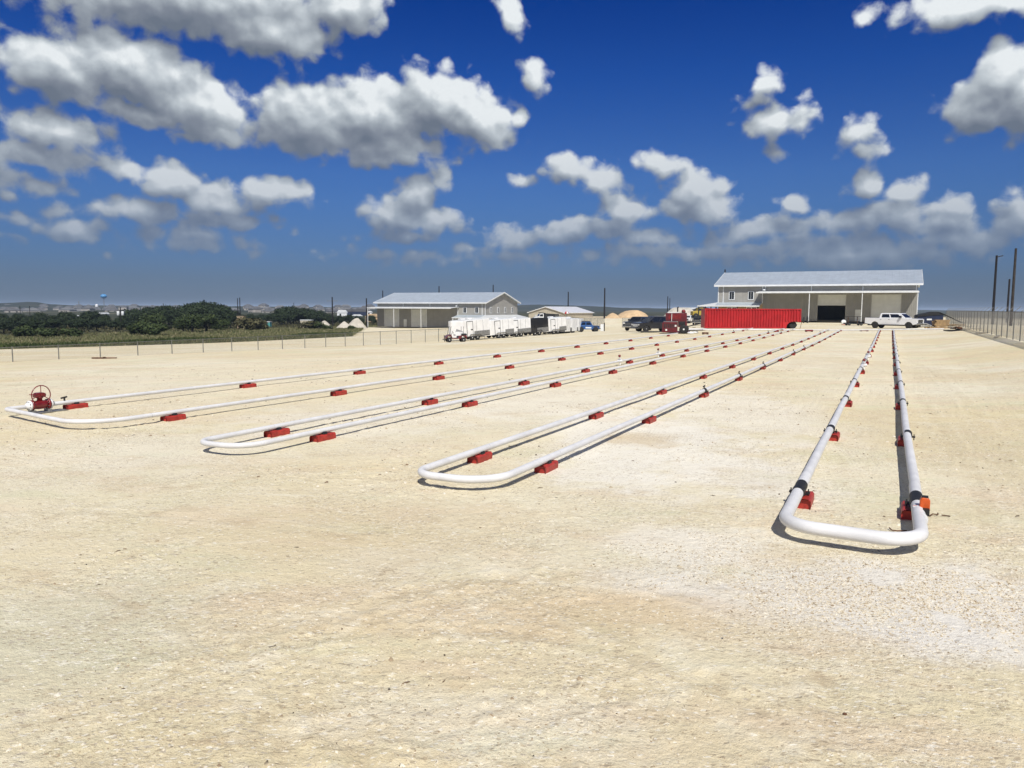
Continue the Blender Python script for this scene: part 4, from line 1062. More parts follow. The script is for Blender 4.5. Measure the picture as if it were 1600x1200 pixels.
# ================================================================== vehicles (local +x = front, z up, origin on the ground)
def wheel(root, x, y, r=0.42, w=0.28, rim=None, name='wheel'):
    s = 1 if y > 0 else -1
    tyre = MB().lathe([(r * 0.62, -w / 2), (r * 0.93, -w / 2), (r, -w / 2 + 0.05), (r, w / 2 - 0.05), (r * 0.93, w / 2), (r * 0.62, w / 2)], 24, (x, y, r), 'y').build(name, M['tyre'], root)
    MB().lathe([(r * 0.6, -0.02), (r * 0.6, 0.0), (r * 0.52, 0.0), (r * 0.2, 0.012), (r * 0.16, 0.03)] if s > 0 else [(r * 0.16, -0.03), (r * 0.2, -0.012), (r * 0.52, 0.0), (r * 0.6, 0.0), (r * 0.6, 0.02)], 18, (x, y + s * (w / 2 - 0.015), r), 'y').build('rim', rim or M['steel'], tyre)
    return tyre
def arch_profile(L0, L1, zb, top, wheels, r):
    """side profile polygon: flat underside with wheel arches, then the given top outline (rear to front reversed)"""
    pts = [(L0, zb + 0.12)]
    for wx in sorted(wheels):
        for k in range(9):
            a = math.pi - math.pi * k / 8
            pts.append((wx + r * math.cos(a), max(zb, 0.40 + r * math.sin(a) * 1.02 - 0.02)))
    pts.append((L1, zb + 0.10)); pts += top
    return pts
def cabin(root, paint, x0b, x1b, x0t, x1t, zb, zt, wb, wt_, doors, glassm):
    c = MB(); vs = [(x0b, -wb, zb), (x1b, -wb, zb), (x1b, wb, zb), (x0b, wb, zb), (x0t, -wt_, zt - 0.05), (x1t, -wt_, zt - 0.05), (x1t, wt_, zt - 0.05), (x0t, wt_, zt - 0.05),
                    (x0t + 0.12, -wt_ + 0.1, zt), (x1t - 0.12, -wt_ + 0.1, zt), (x1t - 0.12, wt_ - 0.1, zt), (x0t + 0.12, wt_ - 0.1, zt)]
    c.add(vs, [(3, 2, 1, 0), (0, 1, 5, 4), (1, 2, 6, 5), (2, 3, 7, 6), (3, 0, 4, 7), (4, 5, 9, 8), (5, 6, 10, 9), (6, 7, 11, 10), (7, 4, 8, 11), (8, 9, 10, 11)])
    o = c.build('cabin', paint, root, bevel=0.03)
    def lerp(a, b, t): return tuple(a[i] + (b[i] - a[i]) * t for i in range(3))
    def pane(a, b, d, e, u0, u1, v0, v1, off, nm):
        g = MB(); q = []
        for u, v in ((u0, v0), (u1, v0), (u1, v1), (u0, v1)):
            q.append(Vector(lerp(lerp(a, b, u), lerp(e, d, u), v)))
        nrm = (q[1] - q[0]).cross(q[3] - q[0]).normalized()
        if nrm.dot(Vector(off)) < 0: nrm = -nrm
        g.add([p + nrm * 0.012 for p in q] + [p - nrm * 0.01 for p in q], [(0, 1, 2, 3), (7, 6, 5, 4), (0, 4, 5, 1), (1, 5, 6, 2), (2, 6, 7, 3), (3, 7, 4, 0)])
        g.build(nm, glassm, root)
    pane(vs[1], vs[2], vs[6], vs[5], 0.08, 0.92, 0.12, 0.92, (1, 0, 0.3), 'windscreen')
    pane(vs[0], vs[3], vs[7], vs[4], 0.12, 0.88, 0.25, 0.88, (-1, 0, 0.3), 'rear_window')
    for (u0, u1) in doors:
        pane(vs[0], vs[1], vs[5], vs[4], u0, u1, 0.14, 0.86, (0, -1, 0), 'side_window')
        pane(vs[3], vs[2], vs[6], vs[7], u0, u1, 0.14, 0.86, (0, 1, 0), 'side_window')
    return o
def pickup(label, paint, loc, rz, L=6.5, bedcover=None, wheels_dark=True, group=None):
    r = empty('pickup_truck', label, 'pickup truck', loc, rz, group)
    hw = 0.99; f = L / 2; WR = 0.41
    wx = [-f + 1.35, f - 1.02]
    top = [(f, 1.22), (f - 0.15, 1.30), (f - 1.5, 1.36), (f - 1.62, 1.38), (-0.55 * f + 0.3, 1.36), (-0.55 * f + 0.28, 1.38), (-f + 0.02, 1.38), (-f, 1.33)]
    MB().prism(arch_profile(-f, f, 0.52, top, wx, 0.52), -hw, hw).build('body', paint, r, bevel=0.035)
    MB().box(-f + 0.1, f - 0.2, -0.45, 0.45, 0.36, 0.60).build('chassis', M['darksteel'], r)
    MB().box(-f + 0.08, -0.55 * f + 0.25, -hw + 0.1, hw - 0.1, 1.382, 1.43 if bedcover else 1.40).build('bed_cover', M['blacktarp'], r)
    x0, x1 = -0.55 * f + 0.36, f - 1.45
    cabin(r, paint, x0, x1, x0 + 0.12, x1 - 0.75, 1.35, 2.0, hw - 0.04, hw - 0.2, [(0.09, 0.42), (0.47, 0.86)], M['glass'])
    for x, nm in ((x0 + 1.15, 'door_line'), (x0 + 2.15, 'door_line')):
        pass
    for sy in (-1, 1):
        for xa, xb in ((x0 + 0.08, x0 + 1.12), (x0 + 1.16, x0 + 2.22)):
            d = MB().box(xa, xb, sy * (hw + 0.004) - 0.008, sy * (hw + 0.004) + 0.008, 0.64, 1.32).build('door', paint, r)
            MB().box(xa + 0.08, xa + 0.26, sy * (hw + 0.014) - 0.014, sy * (hw + 0.014) + 0.014, 1.17, 1.21).build('handle', M['carblack'], d)
        MB().box(x1 - 0.62, x1 - 0.45, sy * (hw + 0.02) if sy > 0 else -hw - 0.26, hw + 0.26 if sy > 0 else -(hw + 0.02), 1.40, 1.68).build('mirror', M['carblack'], r)
        MB().box(f - 0.16, f + 0.015, sy * 0.80 - 0.17, sy * 0.80 + 0.17, 1.00, 1.20).build('headlight', M['lamp'], r)
        MB().box(-f - 0.015, -f + 0.05, sy * 0.9 - 0.08, sy * 0.9 + 0.08, 0.95, 1.30).build('tail_light', M['redlamp'], r)
        MB().box(-1.35, 1.15, sy * 1.02 - 0.09, sy * 1.02 + 0.09, 0.42, 0.49).build('running_board', M['darksteel'], r)
        for x in wx: wheel(r, x, sy * 0.84, WR, 0.29, M['darksteel'] if wheels_dark else M['chrome'])
    g = MB().box(f - 0.08, f + 0.03, -0.62, 0.62, 0.80, 1.19).build('grille', M['carblack'], r)
    for z in (0.90, 1.00, 1.10): MB().box(f + 0.03, f + 0.04, -0.58, 0.58, z - 0.02, z + 0.02).build('grille_bar', M['chrome'], g)
    MB().box(f - 0.1, f + 0.12, -0.97, 0.97, 0.52, 0.76).build('bumper', M['chrome'], r, bevel=0.03)
    MB().box(-f - 0.18, -f + 0.05, -0.95, 0.95, 0.52, 0.72).build('bumper', M['chrome'], r, bevel=0.03)
    MB().box(-f - 0.02, -f - 0.002, -0.72, 0.72, 0.76, 1.30).build('tailgate', M['carblack'] if bedcover else paint, r)
    return r
def suv(label, paint, loc, rz, L=5.3):
    r = empty('suv', label, 'car', loc, rz); f = L / 2; hw = 0.98
    wx = [-f + 1.05, f - 0.98]
    top = [(f, 1.02), (f - 0.12, 1.12), (f - 1.25, 1.2), (-f + 0.05, 1.2), (-f, 1.1)]
    MB().prism(arch_profile(-f, f, 0.42, top, wx, 0.47), -hw, hw).build('body', paint, r, bevel=0.05)
    cabin(r, paint, -f + 0.04, f - 1.2, -f + 0.3, f - 2.05, 1.18, 1.88, hw - 0.04, hw - 0.2, [(0.06, 0.34), (0.38, 0.62), (0.66, 0.9)], M['glass'])
    for sy in (-1, 1):
        for x in wx: wheel(r, x, sy * 0.84, 0.39, 0.27, M['steel'])
        MB().box(f - 0.14, f + 0.015, sy * 0.78 - 0.17, sy * 0.78 + 0.17, 0.82, 0.98).build('headlight', M['lamp'], r)
        MB().box(f - 1.75, f - 1.6, sy * 1.1 - 0.11, sy * 1.1 + 0.11, 1.2, 1.38).build('mirror', M['carblack'], r)
        MB().box(-f + 0.4, f - 2.2, sy * 0.7 - 0.02, sy * 0.7 + 0.02, 1.90, 1.94).build('roof_rail', M['steel'], r)
    MB().box(f - 0.05, f + 0.02, -0.58, 0.58, 0.66, 0.98).build('grille', M['chrome'], r)
    MB().box(f - 0.1, f + 0.1, -0.95, 0.95, 0.40, 0.62).build('bumper', M['cargrey'], r, bevel=0.03)
    return r
def heading(dx, dy): return math.atan2(dy, dx)
def spot(px, py): x, y, z = pick(px, py); return (x, y, z)

x, y, z = spot(1396, 513.2)
pickup('white crew cab pickup parked in front of the right-hand shop building', M['carwhite'], (x, y, z), R(-52), 6.75, True, True)
x, y, z = spot(1001, 517.2)
pickup('charcoal pickup facing the camera at the open gate, left of the black one', M['cargrey'], (x, y + 1.5, z), R(-128), 5.8, False, False)
x, y, z = spot(1022, 518.6)
suv('black SUV parked between the charcoal pickup and the maroon machine', M['carblack'], (x, y, z), R(-160), 5.2)
x, y, z = spot(1079, 505.3)
pickup('white pickup facing the camera behind the maroon machine', M['carwhite'], (x, y + 3, z), R(-112), 6.2, False, False)
x, y, z = spot(1094, 508.2)
pickup('dark pickup partly hidden behind the left end of the red container', M['carblack'], (x, y + 1, z), R(-112), 5.8, False, False)

# blue jeep with black soft top
x, y, z = spot(918, 518.6)
j = empty('jeep', 'small blue open jeep with black top at the end of the trailer row', 'jeep', (x, y, z), R(6))
MB().prism(arch_profile(-1.95, 1.95, 0.45, [(1.95, 1.0), (1.85, 1.08), (0.75, 1.12), (0.72, 1.16), (-1.95, 1.14)], [-1.25, 1.28], 0.50), -0.72, 0.72).build('body', M['carblue'], j, bevel=0.03)
cabin(j, M['carblue'], -1.5, 0.78, -1.1, 0.35, 1.12, 1.78, 0.72, 0.62, [(0.08, 0.42), (0.5, 0.9)], M['glass'])
MB().box(-1.15, 0.4, -0.66, 0.66, 1.78, 1.86).build('soft_top', M['blacktarp'], j, bevel=0.03)
MB().box(-2.15, -1.96, -0.4, 0.4, 0.6, 1.25).build('spare_wheel', M['tyre'], j, bevel=0.05)
MB().tube([(0.9, -0.6, 1.12), (0.9, -0.6, 1.55), (1.0, -0.6, 1.6)], 0.03, 6).build('snorkel', M['rubber'], j)
for sy in (-1, 1):
    for xx in (-1.25, 1.28): wheel(j, xx, sy * 0.78, 0.43, 0.28, M['darksteel'])
    MB().box(-0.5, 0.5, sy * 0.725 - 0.01, sy * 0.725 + 0.01, 0.62, 0.85).build('stripe', M['trim'], j)
    MB().lathe([(0.02, 0), (0.1, 0.01), (0.1, 0.04)], 12, (1.95, sy * 0.5, 0.9), 'x').build('headlight', M['lamp'], j)
    MB().box(0.9, 1.95, sy * 0.62 - 0.18, sy * 0.62 + 0.18, 1.0, 1.05).build('fender', M['carblack'], j)
MB().box(1.95, 2.12, -0.75, 0.75, 0.5, 0.66).build('bumper', M['darksteel'], j)

# ------------------------------------------------------------------ enclosed trailers
def trailer(label, paint, nose, tail, h=2.45, w=2.35, tilt=0.0, vents=1, door=0.30, guard=0.30, vnose=1.2, dark=False, group='enclosed trailers parked in a row'):
    """nose and tail are ground points; local +x points to the nose"""
    dx, dy = nose[0] - tail[0], nose[1] - tail[1]; L = math.hypot(dx, dy)
    cx, cy = (nose[0] + tail[0]) / 2, (nose[1] + tail[1]) / 2
    r = empty('enclosed_trailer', label, 'trailer', (cx, cy, gz(cx, cy)), math.atan2(dy, dx), group)
    r.rotation_euler = (0, tilt, math.atan2(dy, dx))
    bl = L - 1.25                                 # body length without tongue
    x0, x1 = -L / 2, -L / 2 + bl; zb = 0.52; hw = w / 2
    poly = [(x0, -hw), (x1 - vnose, -hw), (x1, -0.25), (x1, 0.25), (x1 - vnose, hw), (x0, hw)]
    MB().prism(poly, zb, zb + h - 0.5, 'z').build('box', paint, r, bevel=0.025)
    MB().prism([(x * 1.0, y * 0.96) for x, y in poly], zb + h - 0.499, zb + h - 0.44, 'z').build('roof', M['trim'] if not dark else M['blacktarp'], r)
    for i in range(vents):
        xv = x0 + bl * (0.45 + 0.2 * i); MB().box(xv - 0.35, xv + 0.35, -0.35, 0.35, zb + h - 0.44, zb + h - 0.22).build('roof_unit', M['white'], r, bevel=0.06)
    seams = int(bl / 1.22)
    for s_ in (-1, 1):
        for k in range(1, seams):
            xx = x0 + k * (bl - vnose) / seams
            MB().box(xx - 0.015, xx + 0.015, s_ * (hw + 0.006) - 0.006, s_ * (hw + 0.006) + 0.006, zb + 0.02, zb + h - 0.53).build('seam', M['steel'] if not dark else M['darksteel'], r)
        MB().box(x0 - 0.01, x1 - vnose, s_ * (hw + 0.012) - 0.01, s_ * (hw + 0.012) + 0.01, zb - 0.06, zb + 0.03).build('frame_rail', M['darksteel'], r)
        # rear lower guard panel in grey tread plate
        MB().box(x0, x0 + bl * guard, s_ * (hw + 0.02) - 0.008, s_ * (hw + 0.02) + 0.008, zb + 0.03, zb + 0.62).build('guard_panel', M['steel'], r)
        for xw in (x0 + bl * 0.36, x0 + bl * 0.36 + 0.85):
            wheel(r, xw, s_ * (hw - 0.14), 0.36, 0.24, M['white'])
        xf = x0 + bl * 0.36 + 0.42
        MB().prism([(xf - 0.95, 0.62), (xf - 0.75, 0.82), (xf + 0.75, 0.82), (xf + 0.95, 0.62), (xf + 0.85, 0.62), (xf + 0.7, 0.76), (xf - 0.7, 0.76), (xf - 0.85, 0.62)], s_ * (hw + 0.06) - 0.07, s_ * (hw + 0.06) + 0.07).build('fender', M['steel'] if not dark else M['darksteel'], r)
    for s_ in (-1, 1):
        xd = x1 - vnose - door * bl * 0.35 - 0.9
        d = MB().box(xd, xd + 0.85, s_ * (hw + 0.014) - 0.012, s_ * (hw + 0.014) + 0.012, zb + 0.10, zb + h - 0.65).build('side_door', paint, r)
        fr = MB()
        for a, b_, c, e in ((xd - 0.06, xd, zb + 0.04, zb + h - 0.58), (xd + 0.85, xd + 0.91, zb + 0.04, zb + h - 0.58), (xd, xd + 0.85, zb + h - 0.65, zb + h - 0.58)):
            fr.box(a, b_, s_ * (hw + 0.016) - 0.014, s_ * (hw + 0.016) + 0.014, c, e)
        fr.build('door_frame', M['darksteel'], r)
        MB().box(xd + 0.05, xd + 0.30, s_ * (hw + 0.05) - 0.03, s_ * (hw + 0.05) + 0.03, zb + 0.82, zb + 0.92).build('latch', M['darksteel'], d)
    t_ = MB(); t_.bar((x1 - 0.4, -0.55, 0.48), (L / 2 - 0.1, 0, 0.46), 0.09); t_.bar((x1 - 0.4, 0.55, 0.48), (L / 2 - 0.1, 0, 0.46), 0.09); t_.build('tongue', M['darksteel'], r)
    MB().tube([(L / 2 - 0.35, 0, 0.02), (L / 2 - 0.35, 0, 0.95)], 0.05, 8).build('jack', M['darksteel'], r)
    MB().box(x0 - 0.02, x0 - 0.004, -hw + 0.06, hw - 0.06, zb + 0.06, zb + h - 0.6).build('rear_door', paint, r)
    return r
def row(n, t): return W(n, t)
TB = 83.0
def yt(px, py=None):       # distance along the row at which a point of row n=46.5 appears at column px
    lo, hi = 60.0, 200.0
    for _ in range(50):
        m_ = (lo + hi) / 2; x, y = W(46.6, m_); xx = 800 + F * (x / y) * 1.0
        if xx < px: lo = m_
        else: hi = m_
    return lo
specs = [(690, 757, M['white'], 2.50, 2, 'long white trailer with V nose behind the golf cart, leftmost of the row', 0.46, False),
         (757.5, 795, M['white'], 2.45, 1, 'white trailer with two side doors, second from the left in the row', 0.30, False),
         (795.5, 821.5, M['white'], 2.45, 1, 'white trailer just left of the black trailer', 0.5, False),
         (822, 849, M['carblack'], 2.40, 0, 'black trailer, the only dark one of the trailer row', 0.45, True),
         (849.5, 877, M['white'], 2.45, 1, 'white trailer just right of the black trailer', 0.3, False)]
for a, b_, mt, h_, v_, lab, gd, dk in specs:
    ta, tb = yt(a), yt(b_)
    qx, qy = W(46.6, tb); aa = R(50); LL = 6.6 if a < 700 else 6.3
    trailer(lab, mt, (qx - LL * math.sin(aa), qy - LL * math.cos(aa)), (qx, qy), h_, 2.3, R(4.0), v_, 0.3, gd, 1.2, dk)
for i, px in enumerate((880, 891, 901)):
    t0 = yt(px) + 3.2
    trailer(['white trailer parked nose in beyond the row, nearest of three', 'white trailer parked nose in beyond the row, middle of three', 'white trailer beside the blue jeep, farthest of the three parked nose in'][i],
            M['white'], W(53.5, t0), W(47.2, t0), 2.5, 2.2, R(-1.5), 1, 0.3, 0.25, 1.0)

# golf cart
x, y, z = spot(712, 534.5)
gc = empty('golf_cart', 'small dark red golf cart with white roof parked by the leftmost trailer', 'golf cart', (x, y, z), R(197))
MB().prism(arch_profile(-1.15, 1.2, 0.28, [(1.2, 0.55), (1.0, 0.78), (0.62, 0.88), (0.5, 0.50), (-0.2, 0.48), (-0.25, 0.72), (-1.15, 0.76)], [-0.78, 0.82], 0.30), -0.58, 0.58).build('body', M['maroon'], gc, bevel=0.02)
MB().box(-0.45, 0.15, -0.52, 0.52, 0.72, 0.86).build('seat', M['white'], gc, bevel=0.03)
MB().bar((-0.42, 0, 0.86), (-0.58, 0, 1.28), 1.0, 0.10, (0, 1, 0)).build('backrest', M['white'], gc)
MB().box(-1.15, -0.62, -0.52, 0.52, 0.765, 0.95).build('cargo_box', M['blacktarp'], gc)
MB().box(-0.85, 0.75, -0.58, 0.58, 1.76, 1.82).build('canopy', M['white'], gc, bevel=0.02)
for sy in (-1, 1):
    MB().bar((0.85, sy * 0.52, 0.80), (0.62, sy * 0.52, 1.76), 0.035).build('roof_post', M['darksteel'], gc)
    MB().bar((-0.75, sy * 0.52, 0.76), (-0.75, sy * 0.52, 1.76), 0.035).build('roof_post', M['darksteel'], gc)
    for xx in (-0.78, 0.82): wheel(gc, xx, sy * 0.50, 0.26, 0.2, M['white'])
MB().tube([(0.60, 0.2, 0.80), (0.35, 0.2, 1.10)], 0.02, 6).build('steering_column', M['darksteel'], gc)
MB().tube([(0.35 + 0.06 * math.cos(k * .6), 0.2 + 0.16 * math.sin(k * .6), 1.1 + 0.13 * math.cos(k * .6)) for k in range(10)], 0.015, 6, closed=True).build('steering_wheel', M['rubber'], gc)
# utility cart frame piece beside it
# ------------------------------------------------------------------ dump truck beyond the trailers
x, y, z = at_depth(851, 498, 222.0)
dt = empty('dump_truck', 'white dump truck with black tipping bed beyond the trailers', 'truck', (x, y, gz(x, y)), R(-168))
dz = max(0.0, z - gz(x, y) - 0.1)
MB().box(-3.4, 3.2, -0.45, 0.45, 0.75, 1.0).build('chassis', M['darksteel'], dt)
MB().prism([(3.3, 0.75), (3.35, 1.55), (2.1, 1.85), (1.95, 1.9), (1.6, 2.65), (0.55, 2.75), (0.5, 0.75)], -1.1, 1.1).build('cab', M['carwhite'], dt, bevel=0.06)
for sy in (-1, 1):
    MB().prism([(1.85, 1.85), (1.55, 2.5), (0.75, 2.52), (0.75, 1.85)], sy * 1.105 - 0.01, sy * 1.105 + 0.01).build('side_window', M['glass'], dt)
    for xx in (2.55, -1.3, -2.5): wheel(dt, xx, sy * 0.95, 0.5, 0.32, M['steel'])
    MB().box(3.30, 3.38, sy * 0.8 - 0.18, sy * 0.8 + 0.18, 1.0, 1.25).build('headlight', M['lamp'], dt)
MB().add([(1.99, -0.95, 1.93), (1.99, 0.95, 1.93), (1.66, 0.95, 2.6), (1.66, -0.95, 2.6), (1.93, -0.95, 1.93), (1.93, 0.95, 1.93), (1.6, 0.95, 2.6), (1.6, -0.95, 2.6)], [(0, 1, 2, 3), (4, 7, 6, 5), (0, 3, 7, 4), (1, 5, 6, 2), (0, 4, 5, 1), (3, 2, 6, 7)]).build('windscreen', M['glass'], dt)
MB().box(3.35, 3.42, -0.6, 0.6, 0.95, 1.5).build('grille', M['darksteel'], dt)
MB().prism([(0.35, 1.15), (0.35, 2.75), (-3.9, 2.55), (-4.1, 1.15)], -1.22, 1.22).build('tipping_bed', M['blacktarp'], dt, bevel=0.03)
MB().prism([(0.35, 2.75), (1.7, 3.0), (1.7, 3.08), (0.2, 2.9), (-0.1, 2.73)], -1.2, 1.2).build('cab_guard', M['blacktarp'], dt)
for k in range(5): 
    for sy in (-1, 1): MB().box(-3.6 + 0.85 * k, -3.48 + 0.85 * k, sy * 1.26 - 0.03, sy * 1.26 + 0.03, 1.25, 2.5).build('bed_rib', M['darksteel'], dt)

# ------------------------------------------------------------------ maroon machine
x, y, z = spot(1056, 521.3)
mm = empty('equipment_trailer', 'maroon boxy pump trailer parked left of the red container', 'equipment trailer', (x, y + 0.6, z), R(-14)); mm.scale = (1.12, 1.1, 1.1)
MB().prism([(-1.15, 0.12), (-1.15, 0.98), (-1.05, 1.12), (0.25, 1.12), (0.25, 0.12)], -0.75, 0.65).build('engine_box', M['maroon'], mm, bevel=0.04)
MB().box(-1.02, 0.18, -0.66, 0.56, 1.122, 1.16).build('lid', M['steel'], mm)
MB().prism([(-0.85, 1.17), (-0.9, 1.95), (1.05, 1.98), (1.1, 0.6), (0.28, 0.6), (0.28, 1.17)], 0.2, 1.6).build('cabinet', M['maroon'], mm, bevel=0.04)
MB().box(-0.7, 0.4, 0.3, 1.3, 1.97, 2.05).build('cabinet_roof', M['trim'], mm)
MB().lathe([(0.02, 0), (0.18, 0.0), (0.2, 0.15), (0.1, 0.3)], 14, (0.75, 0.9, 1.98)).build('air_cleaner', M['darkred'], mm)
MB().tube([(0.2, 0.7, 2.0), (0.2, 0.7, 2.45), (0.28, 0.7, 2.55)], 0.06, 8).build('exhaust_pipe', M['darksteel'], mm)
for sy in (-0.85, 1.55): wheel(mm, 0.85, sy, 0.42, 0.25, M['white'])
MB().box(-1.2, 1.4, -0.6, 1.4, 0.10, 0.22).build('frame', M['maroon'], mm)
for k in range(6): MB().box(-0.95 + 0.17 * k, -0.86 + 0.17 * k, -0.762, -0.752, 0.55, 0.92).build('louvre', M['darksteel'], mm)
MB().box(-0.6, 0.55, 0.186, 0.198, 1.35, 1.82).build('cabinet_door', M['darkred'], mm)
MB().box(0.35, 0.95, 0.186, 0.198, 0.75, 1.15).build('gauge_panel', M['darksteel'], mm)
MB().bar((-0.3, -0.3, 1.16), (-0.3, 0.1, 1.9), 0.05).build('brace', M['steel'], mm)
MB().bar((1.3, 0.3, 0.3), (2.6, 0.2, 0.35), 0.1).build('drawbar', M['darksteel'], mm)
for k, (a, b_) in enumerate(((-0.75, 0.35), (0.1, 0.75))): MB().box(a - 0.08, a + 0.08, -0.765, -0.753, b_ - 0.08, b_ + 0.08).build('marker_light', M['lamp'], mm)

# ------------------------------------------------------------------ red container on a chassis
pa, pb = spot(1101, 513.6), spot(1252, 513.6)
cdx, cdy = pb[0] - pa[0], pb[1] - pa[1]; CL = math.hypot(cdx, cdy)
ct = empty('container_trailer', 'long bright red corrugated container parked in front of the right building', 'container', (pa[0], pa[1], (pa[2] + pb[2]) / 2), math.atan2(cdy, cdx) + R(2.5))
CH = 2.55; z0 = 0.06
face = [(0, z0), (CL - 1.75, z0), (CL - 1.65, z0 + 0.45), (CL - 1.35, z0 + 0.78), (CL - 0.9, z0 + 0.85), (CL - 0.3, z0 + 0.85), (CL - 0.02, z0 + 0.78), (CL - 0.02, CH), (0, CH)]
MB().prism(face, 0.06, 2.38).build('shell', M['container'], ct)
nrib = 34
rib_me = None
for k in range(nrib):
    xx = 0.12 + k * (CL - 0.3) / nrib; low = z0 + 0.12 if xx < CL - 2.0 else z0 + 0.95
    rb = MB().prism([(xx, 0.058), (xx + 0.05, -0.06), (xx + 0.17, -0.06), (xx + 0.22, 0.058)], low, CH - 0.10, 'z').build('corrugation', M['container'], ct)
MB().box(-0.02, CL, -0.07, 0.055, CH - 0.095, CH + 0.03).build('top_rail', M['container'], ct)
MB().box(-0.02, CL - 1.8, -0.07, 0.055, z0 - 0.02, z0 + 0.115).build('bottom_rail', M['container'], ct)
for xx in (-0.04, CL - 0.06): MB().box(xx, xx + 0.13, -0.08, 0.10, z0 if xx < 1 else z0 + 0.8, CH + 0.04).build('corner_post', M['container'], ct)
for yy in (0.45, 2.05): wheel(ct, CL - 0.80, yy, 0.48, 0.3, M['darksteel'])
MB().box(CL - 1.5, CL - 0.1, 0.9, 1.6, 0.35, 0.6).build('axle_frame', M['darksteel'], ct)
for xx in (3.9, 6.4, 9.3): MB().box(xx - 0.35, xx + 0.35, 0.0, 0.05, z0 - 0.05, z0 - 0.021).build('skid', M['container'], ct)
MB().tube([(CL + 0.05, 0.1, 0.02), (CL + 0.22, 0.1, 0.9), (CL + 0.05, 0.1, 1.5)], 0.03, 6).build('ladder_rail', M['rust'], ct)

# ------------------------------------------------------------------ stacks and scrap near the container
def stack(label, cat, px, py, bars, mt, rz, name, group=None):
    x, y, z = spot(px, py); r = empty(name, label, cat, (x, y, z), rz, group)
    for (a, b_, rad) in bars: MB().tube([a, b_], rad, 10).build('pipe', mt, r)
    for s_ in (-0.8, 0.8): MB().box(s_ - 0.05, s_ + 0.05, -0.5, 0.5, -0.02, 0.05).build('bearer', M['wood'], r)
    return r
stack('pale pipes lying loose between the maroon trailer and the container', 'pipe stack', 1088, 516.5, [((-1.4, -0.3 + 0.22 * i, 0.13 + 0.03 * (i % 2)), (1.3, -0.2 + 0.2 * i, 0.14), 0.09) for i in range(4)], M['pipe'], R(20), 'pipe_stack')
stack('dark pipes propped up beside the maroon trailer', 'pipe stack', 1092, 511.5, [((-1.8, 0.1 * i, 0.15), (1.8, 0.15 * i, 0.9), 0.07) for i in range(3)], M['darksteel'], R(12), 'pipe_stack')
for px, py, lab in ((1086, 521.0, 'nearer pale concrete sack beside the maroon trailer'), (1079, 522.0, 'pale sack beside the wheel of the maroon trailer')):
    x, y, z = spot(px, py); o = MB().lathe([(0.02, 0), (0.22, 0.02), (0.26, 0.12), (0.2, 0.22), (0.04, 0.25)], 10).build('sack', M['trim']); o.location = (x, y, z); o.scale = (1.4, 1, 1); tag(o, lab, 'sack')
x, y, z = spot(1024, 519.6)
tag(MB().tube([(-1.7, 0, 0.08), (1.9, 0.5, 0.08)], 0.09, 8).build('steel_pipe', M['darksteel']), 'dark steel pipe on the ground in front of the black SUV', 'pipe').location = (x, y, z)

# ------------------------------------------------------------------ things in front of the right building
x, y, z = spot(1318, 507.2)
o = empty('red_white_reel', 'small red and white hose reel standing by the open shop door', 'hose reel', (x, y, z), 0)
MB().lathe([(0.35, -0.12), (0.38, -0.1), (0.38, -0.07), (0.2, -0.06), (0.2, 0.06), (0.38, 0.07), (0.38, 0.1), (0.35, 0.12)], 18, (0, 0, 0.42), 'y').build('reel', M['trim'], o)
MB().box(-0.3, 0.3, -0.16, 0.16, 0.0, 0.07).build('foot', M['redlamp'], o)
x, y, z = spot(1334, 508.6)
o = empty('flat_trailer', 'low black flatbed cart with frame in front of the right building', 'cart', (x, y, z), R(-4))
MB().box(-1.4, 1.4, -0.6, 0.6, 0.22, 0.42).build('deck', M['darksteel'], o)
for sy in (-1, 1):
    for xx in (-0.9, 0.9): wheel(o, xx, sy * 0.62, 0.22, 0.14)
for a in (-0.9, 0.5): MB().box(a - 0.04, a + 0.04, -0.04, 0.04, 0.42, 1.35).build('upright', M['rust'], o)
MB().box(-1.2, 0.9, -0.5, 0.5, 1.35, 1.42).build('rack', M['darksteel'], o)
for k, (px, py, h_, lab) in enumerate(((1262, 505, 1.1, 'grey gas bottle beside the open door, left one'), (1268, 505, 1.3, 'grey gas bottle beside the open door, right one'))):
    x, y, z = spot(px, py); c = MB().lathe([(0.13, 0), (0.15, 0.03), (0.15, h_ - 0.2), (0.06, h_)], 12).build('gas_bottle', M['darksteel']); c.location = (x, y + 2, z); tag(c, lab, 'gas bottle', 'gas bottles by the shop door')
# dumpster with black cover
x, y, z = spot(1450, 510.2)
o = empty('dumpster', 'dark blue dumpster with sloping black cover right of the white pickup', 'dumpster', (x, y, z), R(-14))
MB().prism([(-1.5, 0.15), (1.5, 0.15), (1.5, 1.55), (-1.5, 1.3)], -1.0, 1.0).build('bin', M['navy'], o, bevel=0.02)
MB().prism([(-1.6, 1.32), (-1.35, 1.55), (0.3, 1.95), (0.9, 1.95), (1.65, 1.6), (1.6, 1.57), (-1.5, 1.31)], -1.06, 1.06).build('cover', M['blacktarp'], o)
MB().bar((1.0, -0.9, 1.9), (3.8, -0.7, 0.55), 0.5, 0.05).build('ramp_cover', M['blacktarp'], o)
MB().box(-0.45, 0.15, -1.012, -1.003, 0.85, 1.05).build('label_plate', M['trim'], o)
for xx in (-1.2, 1.2): MB().box(xx - 0.1, xx + 0.1, -0.9, 0.9, -0.01, 0.149).build('skid', M['darksteel'], o)
x, y, z = spot(1445, 511.6)
o = MB().tube([(-1.2, 0, 0.08), (-0.8, 0.1, 0.42), (0.2, 0.15, 0.46), (1.0, 0.05, 0.12)], 0.10, 8).build('hose_bundle', M['steel']); o.location = (x, y, z); tag(o, 'grey arched hose bundle in front of the dark dumpster', 'hose')
